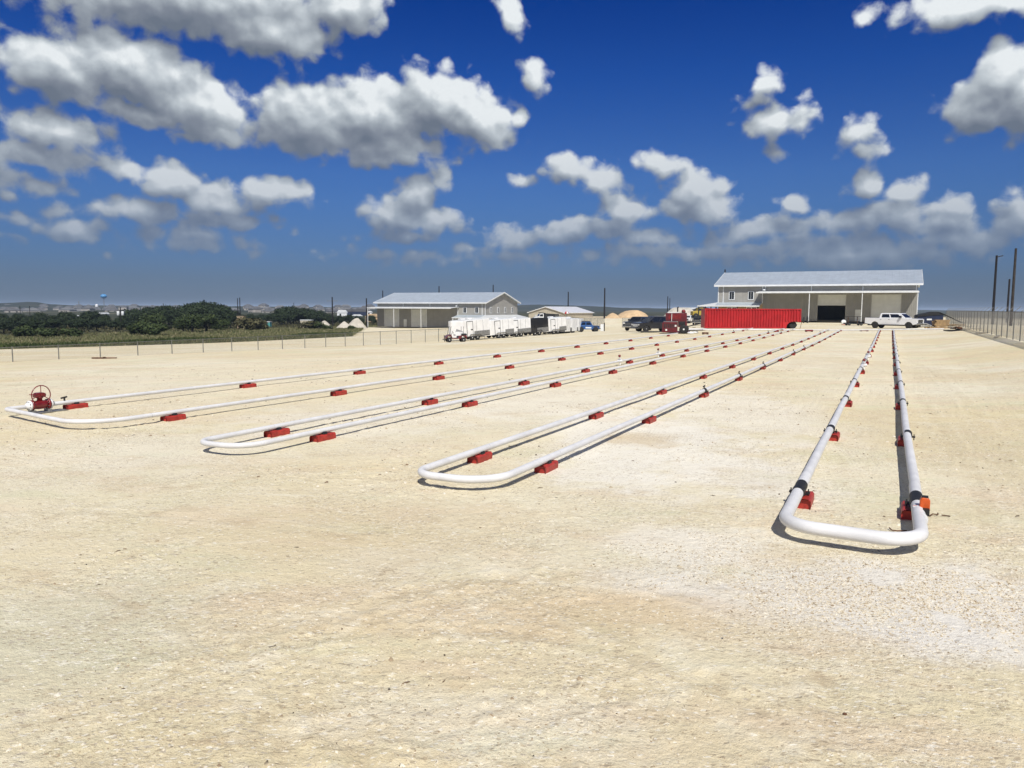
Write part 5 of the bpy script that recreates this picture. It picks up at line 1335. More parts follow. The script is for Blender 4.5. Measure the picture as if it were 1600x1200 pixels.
def planks(label, px, py, n_, L, rz, name='lumber_stack', mt='wood', rows_=3, wpl=0.24):
    x, y, z = spot(px, py); r = empty(name, label, 'lumber', (x, y, z), rz)
    for i in range(rows_):
        for k in range(n_):
            MB().box(-L / 2 + rng.uniform(-.15, .15), L / 2 + rng.uniform(-.15, .15), (k - n_ / 2) * wpl, (k - n_ / 2) * wpl + wpl - 0.02, 0.06 + 0.17 * i, 0.06 + 0.17 * i + 0.155).build('plank', M[mt], r)
    for s_ in (-0.7, 0.7): MB().box(s_ * L / 2 - 0.05, s_ * L / 2 + 0.05, -n_ * wpl / 2, n_ * wpl / 2, -0.02, 0.058).build('bearer', M[mt], r)
    return r
planks('stack of sawn lumber beside the dark dumpster', 1469, 511.0, 5, 1.5, R(-10), rows_=5)
planks('long boards lying flat between the lumber stack and the right fence', 1484, 509.5, 3, 4.8, R(24), rows_=1)
planks('loose boards on the ground in front of the lumber stack', 1464, 514.0, 3, 2.4, R(4), rows_=1)
x, y, z = spot(1493, 517.2)
o = empty('scrap_pile', 'low dark pile of scrap on a pallet near the right fence', 'scrap pile', (x, y, z), R(4))
MB().box(-0.95, 0.95, -0.5, 0.5, 0.0, 0.12).build('pallet', M['oldwood'], o)
for k in range(9):
    a = rng.uniform(-0.7, 0.5); MB().bar((a, rng.uniform(-.4, .4), 0.18 + 0.03 * k), (a + rng.uniform(.3, .7), rng.uniform(-.4, .4), 0.18 + 0.02 * k), 0.12, 0.1).build('scrap', M['rust'] if k % 3 else M['darksteel'], o)
for k, (px, py, L_, rz) in enumerate(((1517, 514.5, 2.4, 12), (1535, 521, 2.6, 40), (1558, 527.0, 2.8, 55), (1508, 511, 2.0, 20))):
    x, y, z = spot(px, py); o = MB().box(-L_ / 2, L_ / 2, -0.12, 0.12, 0, 0.10).build('fallen_board', M['beige']); o.location = (x, y, z + 0.02); o.rotation_euler = (0, 0, R(rz))
    tag(o, ['pale board by the foot of the right fence, just beyond the scrap pile', 'pale board by the right fence, second from the nearest', 'pale board by the right fence, nearest to the camera', 'pale board by the right fence, farthest from the camera'][k], 'board')

# ================================================================== utility poles
def pole(px, ytop, D, r_, label, arm=0.0, armz=0.9, base=None, mt='oldwood', transformers=0, extra=None, group='utility poles'):
    xt, yt_, zt = at_depth(px, ytop, D); zb = gz(xt, yt_)
    o = empty('utility_pole', label, 'pole', (xt, yt_, zb), 0, group)
    hgt = zt - zb
    MB().tube([(0, 0, -0.5), (0, 0, hgt)], [r_, r_ * 0.72], 8).build('pole', M[mt], o)
    if arm: MB().box(-arm, arm, -0.06, 0.06, hgt - armz - 0.06, hgt - armz + 0.06).build('crossarm', M[mt] if arm < 1.6 else M['steel'], o)
    for k in range(transformers): MB().lathe([(0.28, 0), (0.32, 0.05), (0.32, 0.9), (0.25, 1.0)], 12, (-0.55 + 1.1 * k, -0.1, hgt - armz - 1.3)).build('transformer', M['trim'], o)
    if extra == 'fixture':
        MB().bar((0, 0, hgt - 0.25), (0.9, 0, hgt - 0.05), 0.16, 0.12).build('bracket', M['darksteel'], o)
    return o
pole(1557.5, 399, 115, 0.20, 'dark utility pole with small bracket, left one beyond the right fence', extra='fixture')
pole(1577.5, 436, 140, 0.20, 'shorter dark pole between the two tall poles at right')
pole(1587.5, 388, 105, 0.20, 'tall thick grey-brown pole at the right edge, rightmost of the three', mt='bark')
pole(371, 466, 235, 0.16, 'utility pole left one of the close pair by the tan tank')
pole(374.5, 465, 225, 0.17, 'utility pole right one of the close pair by the tan tank')
pole(459, 473, 330, 0.16, 'thin far pole in front of the dark tree clump')
pole(519, 464, 235, 0.24, 'utility pole with pale crossarm beside the gravel heaps', 1.7, 1.2)
pole(572.5, 466, 225, 0.22, 'utility pole just left of the left building')
pole(598, 454, 300, 0.24, 'pole rising behind the left end of the left building roof')
pole(686, 447, 290, 0.24, 'pole rising behind the middle of the left building roof')
pole(770.6, 445, 290, 0.24, 'pole rising behind the gable of the left building')
pole(888, 456, 260, 0.24, 'pole with pale top in front of the distant white-roofed shed')
pole(945, 450, 230, 0.26, 'utility pole beside the open gate and sand heap')
pole(1043.5, 463, 330, 0.24, 'left one of two thin poles behind the dark cars')
pole(1046.8, 466, 345, 0.20, 'right one of two thin poles behind the dark cars')
pole(1133, 421, 230, 0.28, 'dark pole top rising behind the roof of the right building')
pole(31, 478, 300, 0.15, 'pole in the dark trees at the far left edge')
pole(46, 478, 310, 0.15, 'pole in the dark trees, second from the far left edge')
pole(188, 480, 190, 0.15, 'utility pole with two white transformers at far left', 1.2, 0.7, transformers=2)
pole(255, 474, 300, 0.15, 'pole with pale crossarm in front of the tall dark trees', 2.0, 1.0)
pole(123, 470, 900, 0.5, 'thin mast on the far left ridge', mt='steel')

# ================================================================== heaps, tanks, cabins in the distance
def heap(px, py, D, w, h, mt, label, seed, cat='heap', name='gravel_heap', peaks=((0, 1, 1),)):
    x, y, z = at_depth(px, py, D); zb = gz(x, y); z = max(z, zb) if z - zb < 6 else zb
    m_ = MB(); nr_, nc_ = 26, 26; vs = []
    for i in range(nr_):
        for k in range(nc_):
            u = -1.15 + 2.3 * k / (nc_ - 1); v = -1.15 + 2.3 * i / (nr_ - 1); q = 0
            for (c, pw, ph_) in peaks:
                q = 1 - (1 - q) * (1 - min(0.98, ph_ * max(0, 1 - math.hypot((u - c) / pw, v))))
            q = 1 - (1 - q) ** 1.35
            zz = h * q * (1 + 0.25 * float(fbm(np.array(u * 3 + seed), np.array(v * 3.0), 3, seed))) - 0.05 + 0.12 * float(fbm(np.array(u * 7.0), np.array(v * 7.0), 2, seed + 5)) * (q > 0)
            vs.append((u * w / 2, v * w / 2.4, min(zz, h * 0.93 + 0.07 * zz)))
    fs = [(i * nc_ + k, i * nc_ + k + 1, (i + 1) * nc_ + k + 1, (i + 1) * nc_ + k) for i in range(nr_ - 1) for k in range(nc_ - 1)]
    o = m_.add(vs, fs, True).build(name, M[mt]); o.location = (x, y, zb - 0.2 if abs(z - zb) < 1.5 else z - 0.2); return tag(o, label, cat)
heap(507, 510.5, 205, 5.2, 2.6, 'gravelheap', 'pale gravel heap with pointed top, left of the utility pole', 3)
heap(538, 510.0, 210, 5.4, 2.3, 'gravelheap', 'pale gravel heap directly right of the utility pole', 5)
heap(557, 510.0, 214, 6.4, 3.3, 'gravelheap', 'largest pale gravel heap near the left building', 7)
heap(957.5, 495.5, 235, 5.6, 2.0, 'sand', 'small pointed heap of orange sand beside the gate', 11, name='sand_heap')
heap(988, 496.5, 245, 11.0, 2.7, 'sand', 'large rounded heap of orange sand behind the fence', 13, name='sand_heap', peaks=((0, 1, 1), (0.25, 0.8, 0.85), (-0.2, 0.8, 0.8)))
heap(1064, 500, 300, 13.5, 4.0, 'gravelheap', 'wide pale spoil heap behind the white pickup', 17, name='spoil_heap', peaks=((-0.35, 0.75, 1), (0.0, 0.8, 0.95), (0.4, 0.7, 0.9)))
heap(1098, 492, 420, 22, 5.0, 'bark', 'brown rounded mound behind the yellow loader', 19, name='spoil_heap')

def far_box(name, label, cat, px, pyb, D, w, h, dpt, mt, roof=None, rz=0.0, z_off=0.0, group=None):
    x, y, z = at_depth(px, pyb, D); zb = gz(x, y)
    o = empty(name, label, cat, (x, y, zb + z_off), rz, group)
    MB().box(-w / 2, w / 2, -dpt / 2, dpt / 2, -0.3, h).build('wall', M[mt], o)
    if roof: MB().box(-w / 2 - 0.1, w / 2 + 0.1, -dpt / 2 - 0.1, dpt / 2 + 0.1, h + 0.002, h + 0.15).build('roof', M[roof], o)
    return o
t_ = far_box('tank', 'tan square steel tank tower between the pair of utility poles', 'tank', 377.5, 511, 210, 1.75, 3.4, 1.75, 'tanblock', 'tanblock')
for k in range(3): MB().box(-0.9, 0.9, -0.93, -0.88, 0.6 + k, 0.68 + k).build('band', M['rust'], t_)
c_ = far_box('site_cabin', 'turquoise and white site cabin in the distance', 'cabin', 417, 505.5, 240, 2.4, 1.5, 2.0, 'turq', 'white')
MB().box(-1.2, -0.8, -1.02, -1.001, 0.0, 1.5).build('door', M['white'], c_)
c_ = far_box('site_cabin', 'small pale cabin just left of the turquoise cabin', 'cabin', 405, 505.5, 245, 1.4, 1.2, 1.6, 'beige', 'trim')
c_ = far_box('site_cabin', 'cream box cabin beside a dark bush left of the gravel heaps', 'cabin', 479.5, 509.5, 220, 3.1, 2.25, 2.4, 'beige', 'trim')
MB().box(0.3, 1.3, -1.22, -1.201, 0.9, 1.8).build('window', M['steel'], c_)
y0_ = empty('wheel_loader', 'yellow loader behind the porch of the right building', 'loader', at_depth(1092, 492, 260)[:2] + (gz(*at_depth(1092, 492, 260)[:2]),), R(10))
MB().prism([(-2.6, 0.9), (-2.6, 2.2), (-0.6, 2.4), (-0.5, 3.4), (1.0, 3.4), (1.2, 1.6), (2.0, 1.4), (2.0, 0.9)], -1.1, 1.1).build('body', M['yellow'], y0_, bevel=0.06)
MB().box(-0.4, 0.9, -1.12, 1.12, 2.45, 3.2).build('cab_glass', M['glass'], y0_)
for sy in (-1, 1):
    for xx in (-1.6, 1.4): wheel(y0_, xx, sy * 1.2, 0.8, 0.5, M['yellow'])
MB().bar((1.5, 0, 1.5), (3.4, 0, 2.3), 0.5).build('boom', M['yellow'], y0_)
MB().prism([(3.2, 1.5), (4.3, 1.7), (3.6, 2.9), (3.2, 2.8)], -1.3, 1.3).build('bucket', M['yellow'], y0_)
x, y, z = at_depth(1047, 495, 165)
o = MB().prism([(-1.1, 0), (-1.0, 0.9), (0.4, 1.5), (1.0, 1.3), (1.05, 0)], -0.9, 0.9).build('tarp_load', M['bluetarp']); o.location = (x, y, z - 0.9); tag(o, 'blue tarpaulin covered load behind the black SUV', 'tarp')
o2 = empty('tarp_support', 'x', 'x'); bpy.data.objects.remove(o2)
x, y, _ = at_depth(885, 491, 190); zb = gz(x, y); zt = at_depth(885, 485.5, 190)[2]
o = empty('sunshade', 'small round orange and white sunshade on a post beyond the trailers', 'parasol', (x, y, zb), 0)
MB().tube([(0, 0, -0.2), (0, 0, zt - zb)], 0.05, 8).build('post', M['steel'], o)
for k in range(8):
    a0, a1 = 2 * math.pi * k / 8, 2 * math.pi * (k + 1) / 8; zc = zt - zb
    MB().add([(0, 0, zc + 0.1), (0.72 * math.cos(a0), 0.72 * math.sin(a0), zc - 0.65), (0.72 * math.cos(a1), 0.72 * math.sin(a1), zc - 0.65), (0, 0, zc + 0.06), (0.70 * math.cos(a0), 0.70 * math.sin(a0), zc - 0.72), (0.70 * math.cos(a1), 0.70 * math.sin(a1), zc - 0.72)],
             [(0, 1, 2), (3, 5, 4), (0, 3, 4, 1), (1, 4, 5, 2), (2, 5, 3, 0)]).build('canopy_panel', M['redlamp'] if k % 2 else M['trim'], o)

# distant shed with white roof
def shed(px, D, w, dpt, h, rise, rz, label, name='shed', roof='white', wall='beige', zoff=0.0):
    x, y, z = at_depth(px, 490, D); zb = gz(x, y)
    o = empty(name, label, 'shed', (x, y, zb + zoff), rz)
    MB().prism([(-w / 2, -1), (w / 2, -1), (w / 2, h), (0, h + rise), (-w / 2, h)], 0, dpt).build('wall', M[wall], o)
    for s_ in (-1, 1):
        MB().prism([(s_ * (w / 2 + 0.4), h - 0.4 * 2 * rise / w), (0, h + rise + 0.02), (0, h + rise + 0.25), (s_ * (w / 2 + 0.4), h + 0.2 - 0.4 * 2 * rise / w)], -0.4, dpt + 0.4).build('roof', M[roof], o)
    for k in (0.18, 0.42): 
        MB().box(-w / 2 + w * k, -w / 2 + w * k + 1.3, -0.05, -0.003, 0, 2.2).build('door', M['rolldoor'], o)
    return o
shed(853, 238, 12.4, 20, 2.75, 1.7, R(-32), 'distant tan metal shed with a bright white roof', zoff=-0.2)

# ================================================================== trees, bushes and grass
def crown_mesh(name, mat, n_leaf, rx, ry, rz_, lobes, leaf, seed, zc):
    r_ = np.random.default_rng(seed); V = []; 
    L = []
    for i in range(lobes):
        a = r_.uniform(0, 2 * np.pi); q = r_.uniform(0.15, 0.75)
        L.append((rx * q * np.cos(a), ry * q * np.sin(a), zc + rz_ * r_.uniform(-0.55, 0.6), r_.uniform(0.32, 0.55)))
    per = n_leaf // lobes
    for (cx, cy, cz, s) in L:
        d = r_.normal(0, 1, (per, 3)); d /= np.linalg.norm(d, axis=1)[:, None]
        rad = r_.uniform(0.55, 1.0, (per, 1)) ** 0.6 * (1 + 0.25 * r_.normal(0, 1, (per, 1)) * 0.6)
        c = np.array([cx, cy, cz]) + d * rad * np.array([rx * s, ry * s, rz_ * s * 1.1])
        u = r_.normal(0, 1, (per, 3)); u -= (u * d).sum(1)[:, None] * d * 0.6; u /= np.linalg.norm(u, axis=1)[:, None]
        w = np.cross(u, d + 0.3 * r_.normal(0, 1, (per, 3))); w /= np.linalg.norm(w, axis=1)[:, None]
        sz = leaf * r_.uniform(0.6, 1.3, (per, 1))
        V.append(np.stack([c - u * sz - w * sz * .6, c + u * sz - w * sz * .5, c + u * sz * .7 + w * sz * .7, c - u * sz * .8 + w * sz * .6], 1))
    V = np.concatenate(V).reshape(-1, 3); V[:, 2] = np.maximum(V[:, 2], 0.05)
    nq = len(V) // 4; me = bpy.data.meshes.new(name)
    me.vertices.add(len(V)); me.vertices.foreach_set('co', V.ravel())
    me.loops.add(nq * 4); me.loops.foreach_set('vertex_index', np.arange(nq * 4, dtype=np.int32))
    me.polygons.add(nq); me.polygons.foreach_set('loop_start', np.arange(0, nq * 4, 4, dtype=np.int32)); me.polygons.foreach_set('loop_total', np.full(nq, 4, dtype=np.int32))
    me.update(calc_edges=True); me.materials.append(mat); return me
def tree_proto(kind, seed):
    if kind == 'oak': name, mt, R_, zc, hz = 'oak_tree', 'leafdark', 3.2, 4.2, 3.0
    elif kind == 'bush': name, mt, R_, zc, hz = 'bush', 'leafmid', 1.7, 1.4, 1.4
    elif kind == 'young': name, mt, R_, zc, hz = 'green_tree', 'leafmid', 2.6, 2.6, 2.1
    else: name, mt, R_, zc, hz = 'dry_bush', 'leafolive', 1.9, 1.2, 1.2
    o = empty(name, 'x', 'tree' if kind in ('oak', 'young') else 'bush')
    cr = bpy.data.objects.new('crown', crown_mesh('crown', M[mt], 2600 if kind == 'oak' else 1500, R_, R_, hz, 16, 0.24 if kind == 'oak' else 0.16, seed, zc)); COL.objects.link(cr); cr.parent = o
    t_ = MB(); t_.tube([(0, 0, -0.6), (0.05, 0, zc * 0.5), (0.1, 0.05, zc)], [0.26, 0.2, 0.1] if kind in ('oak', 'young') else [0.08, 0.06, 0.03], 7)
    for k in range(5):
        a = 1.3 * k + seed; t_.tube([(0.03, 0, zc * 0.45), (R_ * .3 * math.cos(a), R_ * .3 * math.sin(a), zc * .8), (R_ * .55 * math.cos(a), R_ * .55 * math.sin(a), zc * 1.05)], [0.11, 0.07, 0.03] if kind in ('oak', 'young') else [0.04, 0.03, 0.015], 5)
    t_.build('trunk', M['bark'], o); return o
TP = {(k, s): tree_proto(k, s) for k in ('oak', 'bush', 'young', 'dry') for s in (1, 2, 3)}
def tree(kind, px, ytop, D, label, group, wscale=1.0, s=None):
    """a tree whose crown top shows at row ytop when it stands D metres ahead"""
    x, y, z = at_depth(px, ytop, D); zb = gz(x, y)
    full = {'oak': 7.1, 'bush': 2.8, 'young': 4.6, 'dry': 2.4}[kind]
    k = max(0.25, (z - zb) / full)
    o = place(TP[(kind, s or int(rng.integers(1, 4)))], USED, (x, y, zb - 0.05), rng.uniform(0, 6.28), label, group)
    o.scale = (k * wscale, k * wscale, k)
    return o
TOPS = [(0, 487), (30, 486), (60, 485), (80, 489), (105, 484), (125, 488), (140, 482), (165, 487), (190, 488), (212, 481), (230, 478), (250, 477), (268, 476), (285, 478), (298, 473), (312, 471), (322, 470), (336, 474), (348, 477), (358, 484)]
G1 = 'dark oaks in the belt at far left'
def place_word(px, y):
    for a, b_, w in ((-50, 60, 'at the far left edge'), (60, 140, 'left of the transformer pole'), (140, 205, 'behind the transformer pole'), (205, 275, 'behind the green bushes'), (275, 365, 'in the tall clump'), (365, 430, 'behind the tan tank'), (430, 505, 'in the clump behind the cream cabin')):
        if a <= px < b_: return w
    return 'in the distance'
cnt = {}
def numbered(base, px):
    w = place_word(px, 0); k = cnt.get((base, w), 0); cnt[(base, w)] = k + 1
    return '%s %s, %s one' % (base, w, ORD[k] if k < len(ORD) else 'last')
for i, (px, yt_) in enumerate(TOPS):
    for k, (dD, dy) in enumerate(((0, 0), (-35, 4.5), (28, 1.5))):
        tree('oak', px + rng.uniform(-7, 7), yt_ + (2.5 if px < 200 else 0) + dy + rng.uniform(-0.8, 0.8), 245 + dD + rng.uniform(-8, 8), numbered('dark oak tree', px), G1, 1.15 if yt_ > 480 else 0.95)
for px, yt_, D in ((15, 494, 190), (45, 496, 185), (85, 497, 180), (120, 497, 185), (150, 498, 190), (180, 499, 195), (60, 499, 170), (5, 498, 172), (200, 500, 190)):
    tree('oak', px, yt_, D, numbered('low dark tree', px), 'low dark trees in front of the oak belt', 1.5)
for px, yt_, D, k, lab in ((222, 502, 150, 'bush', 'light green round bush, left of the pair of bushes'), (238, 487, 185, 'young', 'tall mid green bush behind the pair of light bushes'), (242, 503, 148, 'bush', 'light green round bush, right of the pair of bushes'),
                        (300, 490, 170, 'young', 'green spreading tree in front of the tall dark clump'), (322, 489, 172, 'young', 'green spreading tree at the right end of the tall dark clump'), (285, 496, 175, 'young', 'small green tree left of the spreading one'),
                        (345, 497, 180, 'young', 'small green tree just left of the pair of poles'), (390, 495, 185, 'dry', 'brownish open bush right of the tan tank'), (402, 499, 190, 'dry', 'brownish open bush right of the larger brown one'),
                        (484, 500, 200, 'dry', 'dark olive bush in front of the cream cabin'), (497, 502, 200, 'bush', 'low bush between the cream cabin and gravel heap'), (512, 507, 196, 'bush', 'low green bush at the foot of the first gravel heap'),
                        (40, 508, 140, 'bush', 'low light bush at the far left, nearer one'), (75, 510, 138, 'bush', 'low light bush left of the transformer pole'), (110, 511, 138, 'bush', 'wide low bush nearest the transformer pole'), (548, 508, 196, 'bush', 'low green bush in front of the largest gravel heap')):
    tree(k, px, yt_, D, lab, None, 1.5 if k == 'bush' else 1.25)
for px in range(372, 440, 9): tree('oak', px, 491 + rng.uniform(-1.5, 1.5), 300 + rng.uniform(-15, 15), numbered('dark tree', px), 'dark trees behind the cabins', 1.2)
for px, yt_ in ((440, 480), (449, 477.5), (458, 479), (467, 480.5), (476, 481), (486, 482), (495, 484), (436, 483), (503, 488), (515, 490), (530, 492), (545, 491), (560, 493), (580, 492)):
    tree('oak', px, yt_, 290 + rng.uniform(-12, 12), numbered('dark tree', px), 'dark trees behind the cabins', 1.25)
    tree('oak', px + 4, yt_ + 5, 270 + rng.uniform(-8, 8), numbered('dark tree', px), 'dark trees behind the cabins', 1.2)
for (k, s), o in TP.items():
    if not USED.get(o.name):
        for c in [c for c in COL.objects if c.parent == o]: bpy.data.objects.remove(c)
        bpy.data.objects.remove(o)

def grass_patch(name, label, n_, tn, tt, h0, h1, w=0.05, mat='grass', maskf=None):
    nn = rng.uniform(tn[0], tn[1], n_); t_ = tt[0] + (tt[1] - tt[0]) * rng.random(n_) ** 1.0
    x = DX * t_ - DY * nn; y = DY * t_ + DX * nn
    k = fbm(x * 0.07, y * 0.07, 4, 5) + 0.35
    keep = (rng.random(n_) < np.clip(k * 1.6, 0.15, 1)) & (nn > field_edge(t_) + 0.2); x, y, k = x[keep], y[keep], k[keep]; n_ = len(x)
    z = ground_z(x, y); a = rng.uniform(0, 6.28, n_); h = (h0 + (h1 - h0) * rng.random(n_)) * (0.6 + 1.2 * k); ww = w * rng.uniform(0.7, 2.2, n_)
    lean = rng.normal(0, 0.25, (n_, 2)) * h[:, None]
    c, s = np.cos(a) * ww, np.sin(a) * ww
    V = np.stack([np.stack([x - c, y - s, z - 0.03], -1), np.stack([x + c, y + s, z - 0.03], -1), np.stack([x + lean[:, 0] + c * .3, y + lean[:, 1] + s * .3, z + h], -1), np.stack([x + lean[:, 0] - c * .3, y + lean[:, 1] - s * .3, z + h * 0.95], -1)], 1).reshape(-1, 3)
    me = bpy.data.meshes.new(name); me.vertices.add(len(V)); me.vertices.foreach_set('co', V.ravel())
    me.loops.add(n_ * 4); me.loops.foreach_set('vertex_index', np.arange(n_ * 4, dtype=np.int32))
    me.polygons.add(n_); me.polygons.foreach_set('loop_start', np.arange(0, n_ * 4, 4, dtype=np.int32)); me.polygons.foreach_set('loop_total', np.full(n_, 4, dtype=np.int32))
    me.update(calc_edges=True); me.materials.append(M[mat]); o = bpy.data.objects.new(name, me); COL.objects.link(o); return tag(o, label, kind='stuff')
grass_patch('field_grass', 'dry green and straw coloured grass filling the field left of the yard', 200000, (80.3, 150), (20, 230), 0.15, 0.55, 0.09)
grass_patch('field_edge_weeds', 'darker weeds along the edge between yard and field', 22000, (80.2, 83.5), (30, 108), 0.25, 0.75, 0.07, 'leafmid')
grass_patch('far_scrub', 'low scrub in front of the dark trees', 30000, (128, 240), (40, 260), 0.15, 0.5, 0.22, 'leafolive')

# ================================================================== far hills, houses, water tower
def ridge(name, label, D, x0px, x1px, prof, mt, depth=700, seed=1, rough=3.0):
    """a hill range D metres away: crest heights follow a profile of (column, row); it has a front slope and a back slope"""
    cols = 140; vs = []; rows_ = [(-1.0, 0.0), (-0.75, 0.18), (-0.5, 0.45), (-0.25, 0.78), (-0.08, 0.96), (0, 1.0), (0.3, 0.85), (1.0, 0.0)]
    for j, (v, q) in enumerate(rows_):
        for i in range(cols):
            px = x0px + (x1px - x0px) * i / (cols - 1)
            yy = np.interp(px, [p[0] for p in prof], [p[1] for p in prof])
            xc, yc, zc = at_depth(px, yy, D)
            f = float(fbm(np.array(i * 0.21), np.array(j * 1.7), 4, seed))
            zc = zc + (rough * f if j == 5 else 0)
            base = -6.0
            zz = base + (zc - base) * q + (rough * 1.2 * f * (0 < q < 1))
            s = 1 + v * depth / D * 0.5
            vs.append((xc * s, D * s, zz))
    fs = [(j * cols + i, j * cols + i + 1, (j + 1) * cols + i + 1, (j + 1) * cols + i) for j in range(len(rows_) - 1) for i in range(cols - 1)]
    o = MB().add(vs, fs, True).build(name, M[mt]); return tag(o, label, kind='structure')
ridge('hills', 'low wooded hills with houses at far left', 1500, -350, 680, [(-350, 476), (0, 474), (20, 473), (42, 471.5), (60, 472), (75, 475), (110, 477), (250, 477.5), (330, 478), (420, 479), (560, 480), (680, 483)], 'hill', 900, 3, 2.2)
ridge('hills', 'dark wooded ridge behind the distant shed', 1900, 780, 1180, [(780, 481), (815, 476.5), (850, 476), (880, 477), (930, 478.5), (980, 481), (1050, 482), (1120, 483.5), (1180, 485)], 'hill', 900, 5, 2.0)
ridge('hills', 'flat dark wooded horizon at right', 2200, 1120, 2100, [(1120, 486), (1300, 484.8), (1440, 484.3), (1520, 485.5), (1600, 486.8), (2100, 487)], 'hill', 900, 9, 1.5)
ridge('hills', 'second dark tree-covered rise in front of the left hills', 900, -300, 620, [(-300, 486), (0, 485), (120, 484.5), (220, 485), (420, 485), (520, 486), (620, 489)], 'hill', 350, 13, 1.6)
tag(MB().box(-60, 60, -1, 1, 0, 1).build('pale_strip', M['lot']), 'pale cleared strip of land beyond the dumpster', kind='structure')
ps = bpy.data.objects['pale_strip']; xs_, ys_, zs_ = at_depth(1460, 491, 420); ps.location = (xs_, ys_, gz(xs_, ys_) - 0.6); ps.scale = (0.55, 25, 1.0)

def house_proto(w, dpt, h, rise, roof, wall, seed):
    o = empty('house', 'x', 'house', group='houses on the far left hills')
    MB().box(-w / 2, w / 2, -dpt / 2, dpt / 2, -3, h).build('wall', M[wall], o)
    MB().add([(-w / 2 - .5, -dpt / 2 - .5, h), (w / 2 + .5, -dpt / 2 - .5, h), (w / 2 + .5, dpt / 2 + .5, h), (-w / 2 - .5, dpt / 2 + .5, h), (-w / 4, 0, h + rise), (w / 4, 0, h + rise)],
             [(3, 2, 1, 0), (0, 1, 5, 4), (1, 2, 5), (2, 3, 4, 5), (3, 0, 4)]).build('roof', M[roof], o)
    for x in (-w / 4, w / 5): MB().box(x - 0.7, x + 0.7, -dpt / 2 - 0.06, -dpt / 2 - 0.003, 1.0, 2.3).build('window', M['glass'], o)
    return o
HP = [house_proto(14, 11, 3.2, 3.4, 'houseroof', 'housewall', 1), house_proto(11, 9, 5.2, 2.6, 'houseroof', 'housewall', 2), house_proto(16, 9, 3.4, 2.6, 'steel', 'housewall', 3)]
kcount = 0
HX = []
for row_, (D, ylo, yhi, nH) in enumerate(((1350, 476.5, 480, 22), (1150, 480.5, 483.5, 30), (820, 484, 487.5, 22))):
    for i in range(nH):
        px = 2 + (i + rng.uniform(0.1, 0.9)) * (585 / nH); yy = rng.uniform(ylo, yhi)
        HX.append((px, yy, D + rng.uniform(-40, 40), row_))
LM = [(0, 'at the far left edge'), (60, 'left of the water tower'), (150, 'below the water tower'), (215, 'left of the tall dark trees'), (355, 'between tall trees and tan tank'), (400, 'above the turquoise cabin'), (440, 'above the dark tree clump'), (505, 'near the crossarm pole'), (560, 'just left of the left building')]
RW = ['on crest', 'on slope', 'at hill foot']
hc = {}
for px, yy, D, row_ in HX:
    x, y, z = at_depth(px, yy + 1.2, D)
    w = [b_ for a, b_ in LM if px >= a][-1]; k = hc.get((row_, w), 0); hc[(row_, w)] = k + 1
    kind = int(rng.choice([0, 0, 0, 0, 0, 1, 2])); base = ['grey roofed house', 'pale two-storey house', 'house with light roof'][kind]
    o = place(HP[kind], USED, (x, y, z - 2.5), rng.uniform(-0.9, 0.9), '%s %s, %s %s' % (base, w.replace('in the ',''), RW[row_], ORD[k]), 'houses on the far left hills')
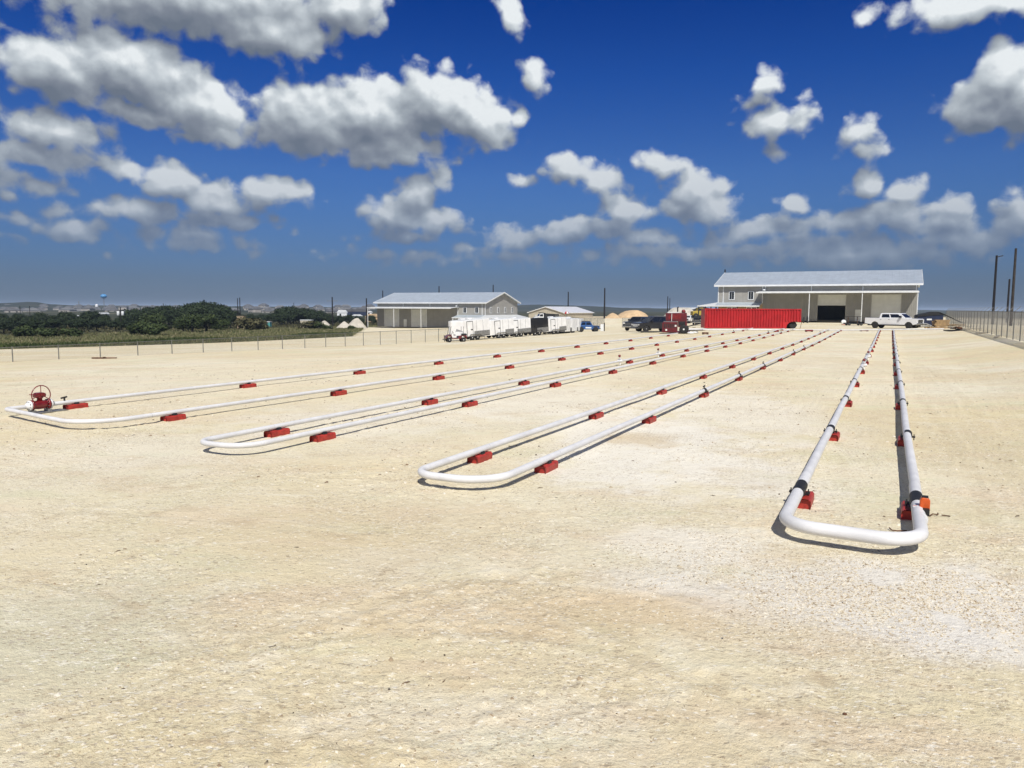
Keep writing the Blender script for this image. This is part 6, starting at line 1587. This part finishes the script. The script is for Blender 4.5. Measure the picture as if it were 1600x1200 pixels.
# water tower
x, y, z = at_depth(162, 463, 1250)
wt_o = empty('water_tower', 'blue water tower standing above the far left hills', 'water tower', (x, y, -6), 0)
zc = z + 6
MB().lathe([(1.0, zc - 3.4), (2.6, zc - 3.0), (4.3, zc - 1.6), (5.0, zc + 0.2), (4.4, zc + 1.9), (2.6, zc + 3.1), (0.3, zc + 3.5)], 24).build('tank', M['towerblue'], wt_o)
MB().tube([(0, 0, -5), (0, 0, zc - 3.3)], 0.55, 10).build('column', M['steel'], wt_o)
x, y, z = at_depth(151, 477.2, 1300)
o = MB().lathe([(2.4, -6), (2.4, 1.0), (1.6, 1.9), (0.3, 2.3)], 16).build('storage_tank', M['white']); o.location = (x, y, z); tag(o, 'small white round tank on the far left ridge', 'tank')
for px, py, D, w, h, mt, lab in ((797 / 5, 493.5, 600, 8, 2.6, 'roofwhite', 'pale green-grey roofed house among the dark trees at left'), (117, 496.5, 520, 3.4, 1.8, 'roofwhite', 'small pale hut among the dark trees at left'), (535, 494, 560, 7, 4.5, 'trim', 'pale building front right of the crossarm pole'),
                                (555, 492, 600, 20, 4.5, 'navy', 'long dark blue building behind the gravel heaps'), (558, 496.0, 420, 5.5, 1.6, 'trim', 'white trailer home in front of the dark blue building'), (1075, 486, 700, 22, 3.2, 'trim', 'white long building on the far plain behind the dark cars'),
                                (583, 500, 330, 5.5, 2.6, 'sand', 'orange earth bank beside the left building'), (578, 491, 520, 3, 2.2, 'white', 'small white box van near the left building')):
    x, y, z = at_depth(px, py, D); o = empty('far_building', lab, 'building', (x, y, z), rng.uniform(-.3, .3))
    MB().box(-w / 2, w / 2, -3, 3, -6, h * 0.55).build('wall', M['housewall'] if mt == 'roofwhite' else M[mt], o)
    MB().prism([(-w / 2 - .3, h * 0.55), (w / 2 + .3, h * 0.55), (w / 2 - 1, h), (-w / 2 + 1, h)], -3.3, 3.3).build('roof', M[mt if mt != 'navy' else 'houseroof'], o)
    MB().box(-w / 6 - 0.6, -w / 6 + 0.6, -3.06, -3.003, -0.4, h * 0.4).build('window', M['glass'], o)

# ------------------------------------------------------------------ loose things on the near ground
for px, py, s_, lab in ((608, 1079, 0.008, 'small dark pebble on the bare ground at lower centre'), (1320, 1117, 0.012, 'small orange-brown stone at lower right'), (135, 883, 0.007, 'small dark pebble at left of the foreground')):
    x, y, z = pick(px, py); o = MB().lathe([(0.3, -0.3), (1.0, 0), (0.8, 0.6), (0.2, 0.9)], 7).build('pebble', M['rust'] if 'orange' in lab else M['darksteel'])
    o.scale = (s_ * 1.3, s_, s_); o.location = (x, y, surf_z(x, y) + s_ * 0.2); tag(o, lab, 'stone')

# ================================================================== dusty air
hz_m = bpy.data.materials.new('dusty_air'); hz_m.use_nodes = True; ht = hz_m.node_tree; ht.nodes.remove(ht.nodes['Principled BSDF'])
pv = ht.nodes.new('ShaderNodeVolumePrincipled'); pv.inputs['Color'].default_value = (0.62, 0.78, 1.0, 1); pv.inputs['Density'].default_value = 0.00016; pv.inputs['Anisotropy'].default_value = 0.0
ht.links.new(pv.outputs[0], ht.nodes['Material Output'].inputs['Volume'])
hb = MB().box(-9000, 11000, -5000, 12000, -9.5, 24).build('haze', hz_m); tag(hb, 'thin blue-grey dust haze over the far country', kind='stuff')
